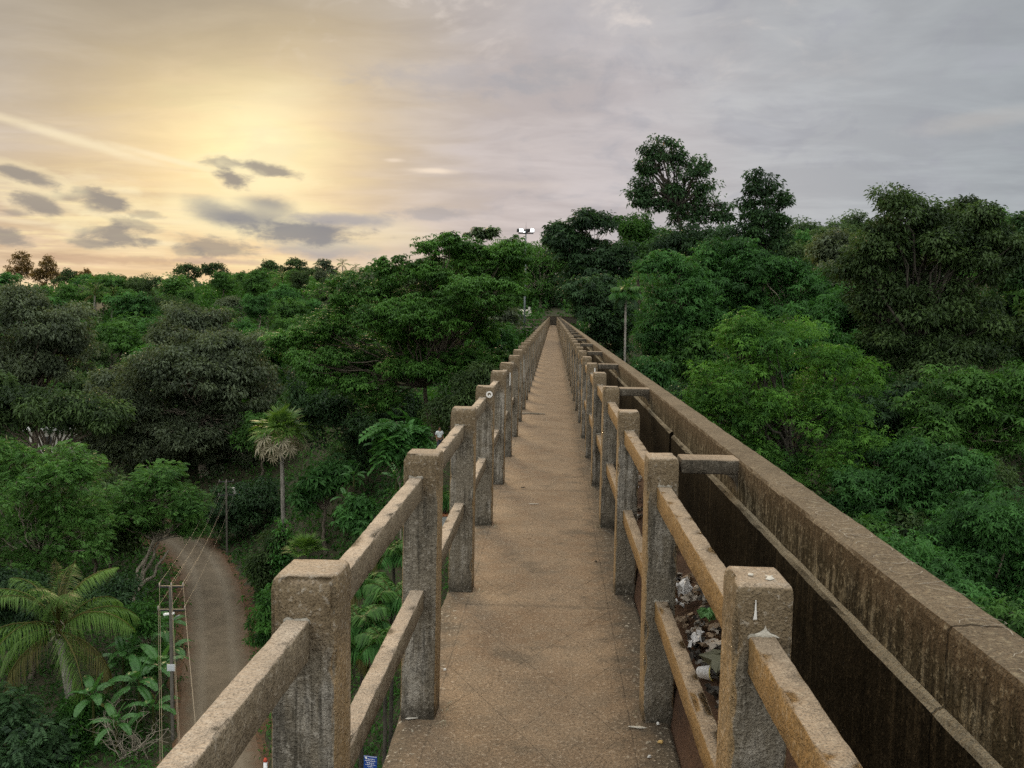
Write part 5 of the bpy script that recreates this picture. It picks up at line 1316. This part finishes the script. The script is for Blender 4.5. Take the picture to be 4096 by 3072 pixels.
x, y = dk(1421, 1567); crumb('paper_bit', 'white paper bit at the foot of the second right post', x, y, .008, .008, M['whitepaint'], 4, 'litter')
x, y = dk(961, 1450); crumb('paper_bit', 'white paper bit on the left of the walkway', x, y, .008, .006, M['whitepaint'], 5, 'litter', .5)
x, y = dk(1402, 1639); crumb('paper_bit', 'white fleck near the bottom right of the walkway', x, y, .01, .005, M['whitepaint'], 6, 'litter', .3)
x, y = dk(1378, 1574); crumb('mortar_smear', 'pale mortar smear on the walkway left of the second right post', x, y, .05, .012, M['lime'], 7, 'mortar', -.1, .002)
x, y = dk(905, 1552); crumb('mortar_smear', 'pale mortar smear on the walkway below the second left post', x, y, .085, .012, M['lime'], 8, 'mortar', .3, .002)
x, y = dk(1153, 1090); crumb('mortar_smear', 'pale scuff across the middle of the walkway', x, y, .06, .01, M['lime'], 9, 'mortar', 0, .002)
x, y = dk(1130, 1055); crumb('twig_bit', 'short dark twig on the walkway', x, y, .03, .006, M['darkbark'], 10, 'twig', .6)
x, y = dk(1287, 1215); crumb('twig_bit', 'short dark twig near the right side of the walkway', x, y, .012, .004, M['darkbark'], 12, 'twig', -.5)
wd = Wood(); wd.tube([(-.52, 15.63, .012), (-.4, 15.66, .014), (-.25, 15.63, .011), (-.11, 15.64, .012)], [.014, .012, .013, .008], 6)
tag(link('stick', wd.mesh('stick', M['palebark'])), 'pale stick lying across the left half of the walkway', 'stick')
# dry moss tufts and dirt at post feet
gl = Leaves(); rg_ = np.random.default_rng(4)
P, = [np.column_stack([np.concatenate([rg_.normal(-.455, .02, 260), rg_.normal(.40, .016, 260)]), np.concatenate([1.99 + SP * rg_.integers(1, 22, 260) + rg_.normal(.0, .07, 260), 2.03 + SP * rg_.integers(1, 22, 260) + rg_.normal(0, .07, 260)]), np.full(520, .002)])]
gl.add(P, rg_.normal(size=(520, 3)) * .9 + [0, 0, .7], rg_.normal(size=(520, 3)), rg_.uniform(.015, .05, 520), .005, rg_.random(520))
tag(link('dry_weeds', gl.mesh('dry_weeds', M['f_dead'])), 'dry weeds and crumbs along the feet of the posts', 'weeds', kind='stuff')

# ------------------------------------------------------------------ sky
SUN_AZ, SUN_EL = azel(565, 300)
wld = bpy.data.worlds.new('World'); S.world = wld; wld.use_nodes = True
nt = wld.node_tree; nt.nodes.clear()
dirv = nd(nt, 'ShaderNodeVectorMath', {0: nd(nt, 'ShaderNodeTexCoord').outputs['Generated']}, operation='NORMALIZE').outputs[0]
dx = nd(nt, 'ShaderNodeSeparateXYZ', {0: dirv}).outputs
az = mth(nt, 'ARCTAN2', dx[0], dx[1]); el = mth(nt, 'ARCSINE', dx[2])
# flat cloud-layer coordinates
den = mth(nt, 'ADD', mth(nt, 'MAXIMUM', dx[2], 0.0), .10)
pl = nd(nt, 'ShaderNodeCombineXYZ', {0: mth(nt, 'DIVIDE', dx[0], den), 1: mth(nt, 'DIVIDE', dx[1], den), 2: 0.0}).outputs[0]
w1 = noise(nt, scaled(nt, pl, (.9, 1.25, 1)), 1.5, 5, .55, .8)
w2 = noise(nt, scaled(nt, pl, (1.5, 2.4, 1)), 2.0, 6, .6, .5)
ae = nd(nt, 'ShaderNodeCombineXYZ', {0: az, 1: el, 2: 0.0}).outputs[0]
nA = noise(nt, scaled(nt, ae, (9.0, 26.0, 1)), 1.0, 7, .6, .3)
nB = noise(nt, scaled(nt, ae, (34.0, 80.0, 1)), 1.0, 5, .62, .2)
nC = noise(nt, scaled(nt, ae, (6.0, 75.0, 1)), 1.0, 6, .6, .4)
# distance from the hidden sun, stretched to the left
da = mth(nt, 'SUBTRACT', az, SUN_AZ); de = mth(nt, 'SUBTRACT', el, SUN_EL)
ka = nd(nt, 'ShaderNodeMix', {0: mth(nt, 'GREATER_THAN', da, 0.0), 2: 1.12, 3: 1.6}).outputs[0]
th = mth(nt, 'SQRT', mth(nt, 'ADD', mth(nt, 'POWER', mth(nt, 'ABSOLUTE', mth(nt, 'MULTIPLY', da, ka)), 2.0), mth(nt, 'POWER', mth(nt, 'ABSOLUTE', mth(nt, 'MULTIPLY', de, 1.45)), 2.0)))
th = mth(nt, 'ADD', th, mth(nt, 'MULTIPLY', mth(nt, 'SUBTRACT', w1, .5), .24))
D2R = 57.2958
base = ramp(nt, mth(nt, 'MULTIPLY', th, D2R / 70.0), [
    (0.0, (1.0, .88, .53)), (.05, (.98, .82, .45)), (.10, (.83, .655, .375)), (.16, (.645, .52, .35)), (.225, (.555, .475, .385)),
    (.31, (.50, .455, .44)), (.50, (.49, .47, .49)), (.68, (.45, .465, .49)), (1.0, (.35, .38, .41))])
# horizon warmth on the left, lavender haze in the middle
hz = sstep(nt, el, .20, .01)
side = sstep(nt, az, .02, -.46)
base = mix(nt, mth(nt, 'MULTIPLY', hz, mth(nt, 'MULTIPLY', side, .5)), base, (.90, .62, .33))
mid = mth(nt, 'MULTIPLY', sstep(nt, mth(nt, 'ABSOLUTE', mth(nt, 'ADD', az, .02)), .36, .0), sstep(nt, el, .42, .02))
base = mix(nt, mth(nt, 'MULTIPLY', mid, .5), base, (.56, .49, .50))
# dimmer towards the zenith corners
base = mix(nt, sstep(nt, el, .16, .5, 0, .42), base, (.31, .315, .32))
cor = mth(nt, 'MULTIPLY', sstep(nt, el, .14, .34), sstep(nt, az, -.02, -.42))
base = mix(nt, mth(nt, 'MULTIPLY', cor, .92), base, (.36, .31, .235))
nF = noise(nt, scaled(nt, ae, (11.0, 19.0, 1)), 1.0, 5, .6, .5)
puf = mth(nt, 'MULTIPLY', mth(nt, 'MULTIPLY', sstep(nt, el, .19, .28), sstep(nt, mth(nt, 'ABSOLUTE', mth(nt, 'ADD', az, .01)), .42, .1)), sstep(nt, nF, .52, .70, 0, .42))
base = mix(nt, puf, base, (.80, .72, .66))
dk_ = mth(nt, 'MULTIPLY', sstep(nt, nF, .50, .34, 0, .42), sstep(nt, mth(nt, 'SUBTRACT', az, mth(nt, 'MULTIPLY', el, .3)), -.2, .0))
base = mix(nt, dk_, base, (.34, .35, .40))
# veil of streaked high cloud
veil = mth(nt, 'ADD', mth(nt, 'MULTIPLY', w1, .7), mth(nt, 'MULTIPLY', w2, .3))
vb = sstep(nt, veil, .36, .66, .91, 1.13)
base = mix(nt, 1.0, base, nd(nt, 'ShaderNodeCombineXYZ', {0: vb, 1: vb, 2: mth(nt, 'ADD', mth(nt, 'MULTIPLY', vb, .9), .1)}).outputs[0], 'MULTIPLY')
# physically based sky seen faintly through the veil
nish = nd(nt, 'ShaderNodeTexSky', sky_type='NISHITA', sun_disc=False, sun_elevation=SUN_EL, sun_rotation=SUN_AZ)
base = mix(nt, 1.0, base, scaled(nt, nish.outputs[0], (.002, .002, .002)), 'ADD')
# bright slits and rims
def ell(px, py, rx, ry, tilt=0.0):
    a0, e0 = azel(px, py)
    u = mth(nt, 'SUBTRACT', az, a0); v = mth(nt, 'SUBTRACT', el, e0)
    ct, st_ = math.cos(tilt), math.sin(tilt)
    uu = mth(nt, 'ADD', mth(nt, 'MULTIPLY', u, ct), mth(nt, 'MULTIPLY', v, st_)); vv = mth(nt, 'SUBTRACT', mth(nt, 'MULTIPLY', v, ct), mth(nt, 'MULTIPLY', u, st_))
    return mth(nt, 'SQRT', mth(nt, 'ADD', mth(nt, 'POWER', mth(nt, 'ABSOLUTE', mth(nt, 'DIVIDE', uu, rx / 1980.0)), 2.0), mth(nt, 'POWER', mth(nt, 'ABSOLUTE', mth(nt, 'DIVIDE', vv, ry / 1980.0)), 2.0)))
nE = mth(nt, 'ADD', mth(nt, 'MULTIPLY', mth(nt, 'SUBTRACT', nB, .5), 1.5), mth(nt, 'MULTIPLY', mth(nt, 'SUBTRACT', nA, .5), 1.2))
for px, py, rx, ry, tl, am in ((935, 369, 60, 7, -.02, .75), (850, 346, 24, 5, 0, .5), (150, 298, 240, 12, -.22, .6), (350, 340, 130, 8, -.2, .6), 
                               (270, 412, 40, 10, 0, .5), (300, 470, 150, 8, -.05, .55), (340, 525, 60, 7, .0, .55), (60, 480, 120, 9, -.1, .45), (560, 390, 120, 30, -.1, .35), (760, 498, 36, 6, 0, .4), (2120, 260, 140, 22, .08, .12), (1080, 400, 160, 12, 0, .12), (600, 230, 160, 60, .4, .25)):
    f = mth(nt, 'MULTIPLY', sstep(nt, mth(nt, 'SUBTRACT', ell(px, py, rx, ry, tl), mth(nt, 'MULTIPLY', nE, .55)), 1.25, .1), am)
    base = mix(nt, f, base, (1.0, .87, .60) if px < 800 else (.95, .80, .64))
# streaks low on the left
lowl = mth(nt, 'MULTIPLY', mth(nt, 'MULTIPLY', sstep(nt, el, .17, .06), sstep(nt, el, -.01, .03)), sstep(nt, az, -.16, -.34))
base = mix(nt, mth(nt, 'MULTIPLY', lowl, sstep(nt, nC, .50, .62, 0, .75)), base, (1.0, .82, .46))
base = mix(nt, mth(nt, 'MULTIPLY', lowl, sstep(nt, nC, .48, .34, 0, .55)), base, (.50, .36, .25))
# grey cumulus
def cloud(px, py, rx, ry, col, op, tl=0.0, soft=.7, amp=1.15):
    global base
    q = mth(nt, 'SUBTRACT', ell(px, py, rx * 1.2, ry * 1.25, tl), mth(nt, 'MULTIPLY', nE, amp))
    if px < 640 and op > .8: base = mix(nt, sstep(nt, q, 1.7, 1.0, 0, .3), base, (1.0, .88, .55))
    base = mix(nt, sstep(nt, q, 1.0, 1.0 - soft, 0, op), base, col)
G1, G2, G3 = (.285, .28, .29), (.30, .27, .245), (.40, .38, .39)
for a in ((700, 535, 130, 26, G3, .8, 0, .8, .7), (605, 484, 190, 27, G1, .92, -.05, .9, .3), (572, 452, 72, 32, G1, .9, 0, .8, .4), (455, 456, 62, 30, G1, .92, -.3, .8, .4), (520, 472, 90, 22, G1, .9, -.1, .9, .3), (745, 476, 130, 18, G3, .85, 0, .8, .6), (650, 502, 150, 22, (.255, .25, .265), .85, -.03),
          (480, 352, 46, 12, G2, .9, -.05), (575, 366, 70, 15, G2, .85, -.15), (500, 385, 46, 18, G2, .9, -.2), (235, 432, 56, 24, G2, .9, -.15), (150, 428, 34, 9, G2, .6, 0), (310, 462, 44, 9, G2, .5, -.1),
          (265, 512, 72, 22, G2, .85, -.1), (195, 525, 50, 12, G2, .7, 0), (320, 522, 34, 12, G2, .6, 0), (75, 440, 60, 18, G2, .85, -.3), (40, 375, 66, 14, G2, .85, -.28), (10, 510, 40, 18, G2, .8, -.2), (300, 488, 60, 12, G2, .55, -.2), (30, 462, 40, 10, G2, .6, .0),
          (465, 532, 84, 20, G2, .75, -.12), (400, 540, 36, 12, G2, .6, 0), (930, 462, 90, 16, G3, .6, 0, .8), (980, 170, 220, 40, (.40, .39, .42), .45, .0, 1.0), (1180, 170, 140, 40, (.36, .37, .40), .5, .2, 1.0), (230, 560, 200, 10, (.55, .37, .25), .6, 0, .8), (480, 565, 120, 7, (.5, .38, .32), .5, 0, .8)):
    cloud(*a)
base = scaled(nt, base, (.90, .885, .87))
over = mth(nt, 'MAXIMUM', sstep(nt, el, .42, .95), mth(nt, 'MULTIPLY', sstep(nt, dx[1], .35, -.35), sstep(nt, el, .0, .35, .55, .9)))  # unseen sky overhead and behind the camera, brightened to lift the land
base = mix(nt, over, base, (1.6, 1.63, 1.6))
base = mix(nt, sstep(nt, el, .0, -.06), base, (.10, .10, .085))
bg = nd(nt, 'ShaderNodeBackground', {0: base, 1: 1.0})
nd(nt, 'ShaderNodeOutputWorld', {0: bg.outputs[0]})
wld.cycles.sampling_method = 'NONE'

sun = bpy.data.lights.new('sun', 'SUN'); sun.energy = 1.9; sun.angle = math.radians(18); sun.color = (1.0, .72, .40)
so = bpy.data.objects.new('sun', sun); COL.objects.link(so)
sd = Vector((math.sin(SUN_AZ) * math.cos(SUN_EL + .12), math.cos(SUN_AZ) * math.cos(SUN_EL + .12), math.sin(SUN_EL + .12)))
so.rotation_euler = (-sd).to_track_quat('-Z', 'Y').to_euler(); so.location = (-60, 150, 60)

# ------------------------------------------------------------------ camera and render settings
cam = bpy.data.cameras.new('camera'); co = bpy.data.objects.new('camera', cam); COL.objects.link(co); S.camera = co
cam.sensor_width = 36; cam.lens = 36 * F / 4096; cam.clip_start = .05; cam.clip_end = 12000
fwd = Vector(ray(1106, 829.5)).normalized(); rt = (Vector(ray(1206, 829.5)) - Vector(ray(1106, 829.5))).normalized(); upv = rt.cross(fwd).normalized()
co.matrix_world = Matrix(((rt.x, upv.x, -fwd.x, 0), (rt.y, upv.y, -fwd.y, 0), (rt.z, upv.z, -fwd.z, H), (0, 0, 0, 1)))
S.view_settings.view_transform = 'Standard'; S.view_settings.look = 'None'; S.view_settings.gamma = 1; S.view_settings.exposure = 0.2
S.cycles.max_bounces = 3; S.cycles.diffuse_bounces = 2; S.cycles.glossy_bounces = 1; S.cycles.transmission_bounces = 2; S.cycles.transparent_max_bounces = 4
S.cycles.use_denoising = False; S.cycles.caustics_reflective = False; S.cycles.caustics_refractive = False
S.cycles.use_adaptive_sampling = True; S.cycles.adaptive_threshold = .015
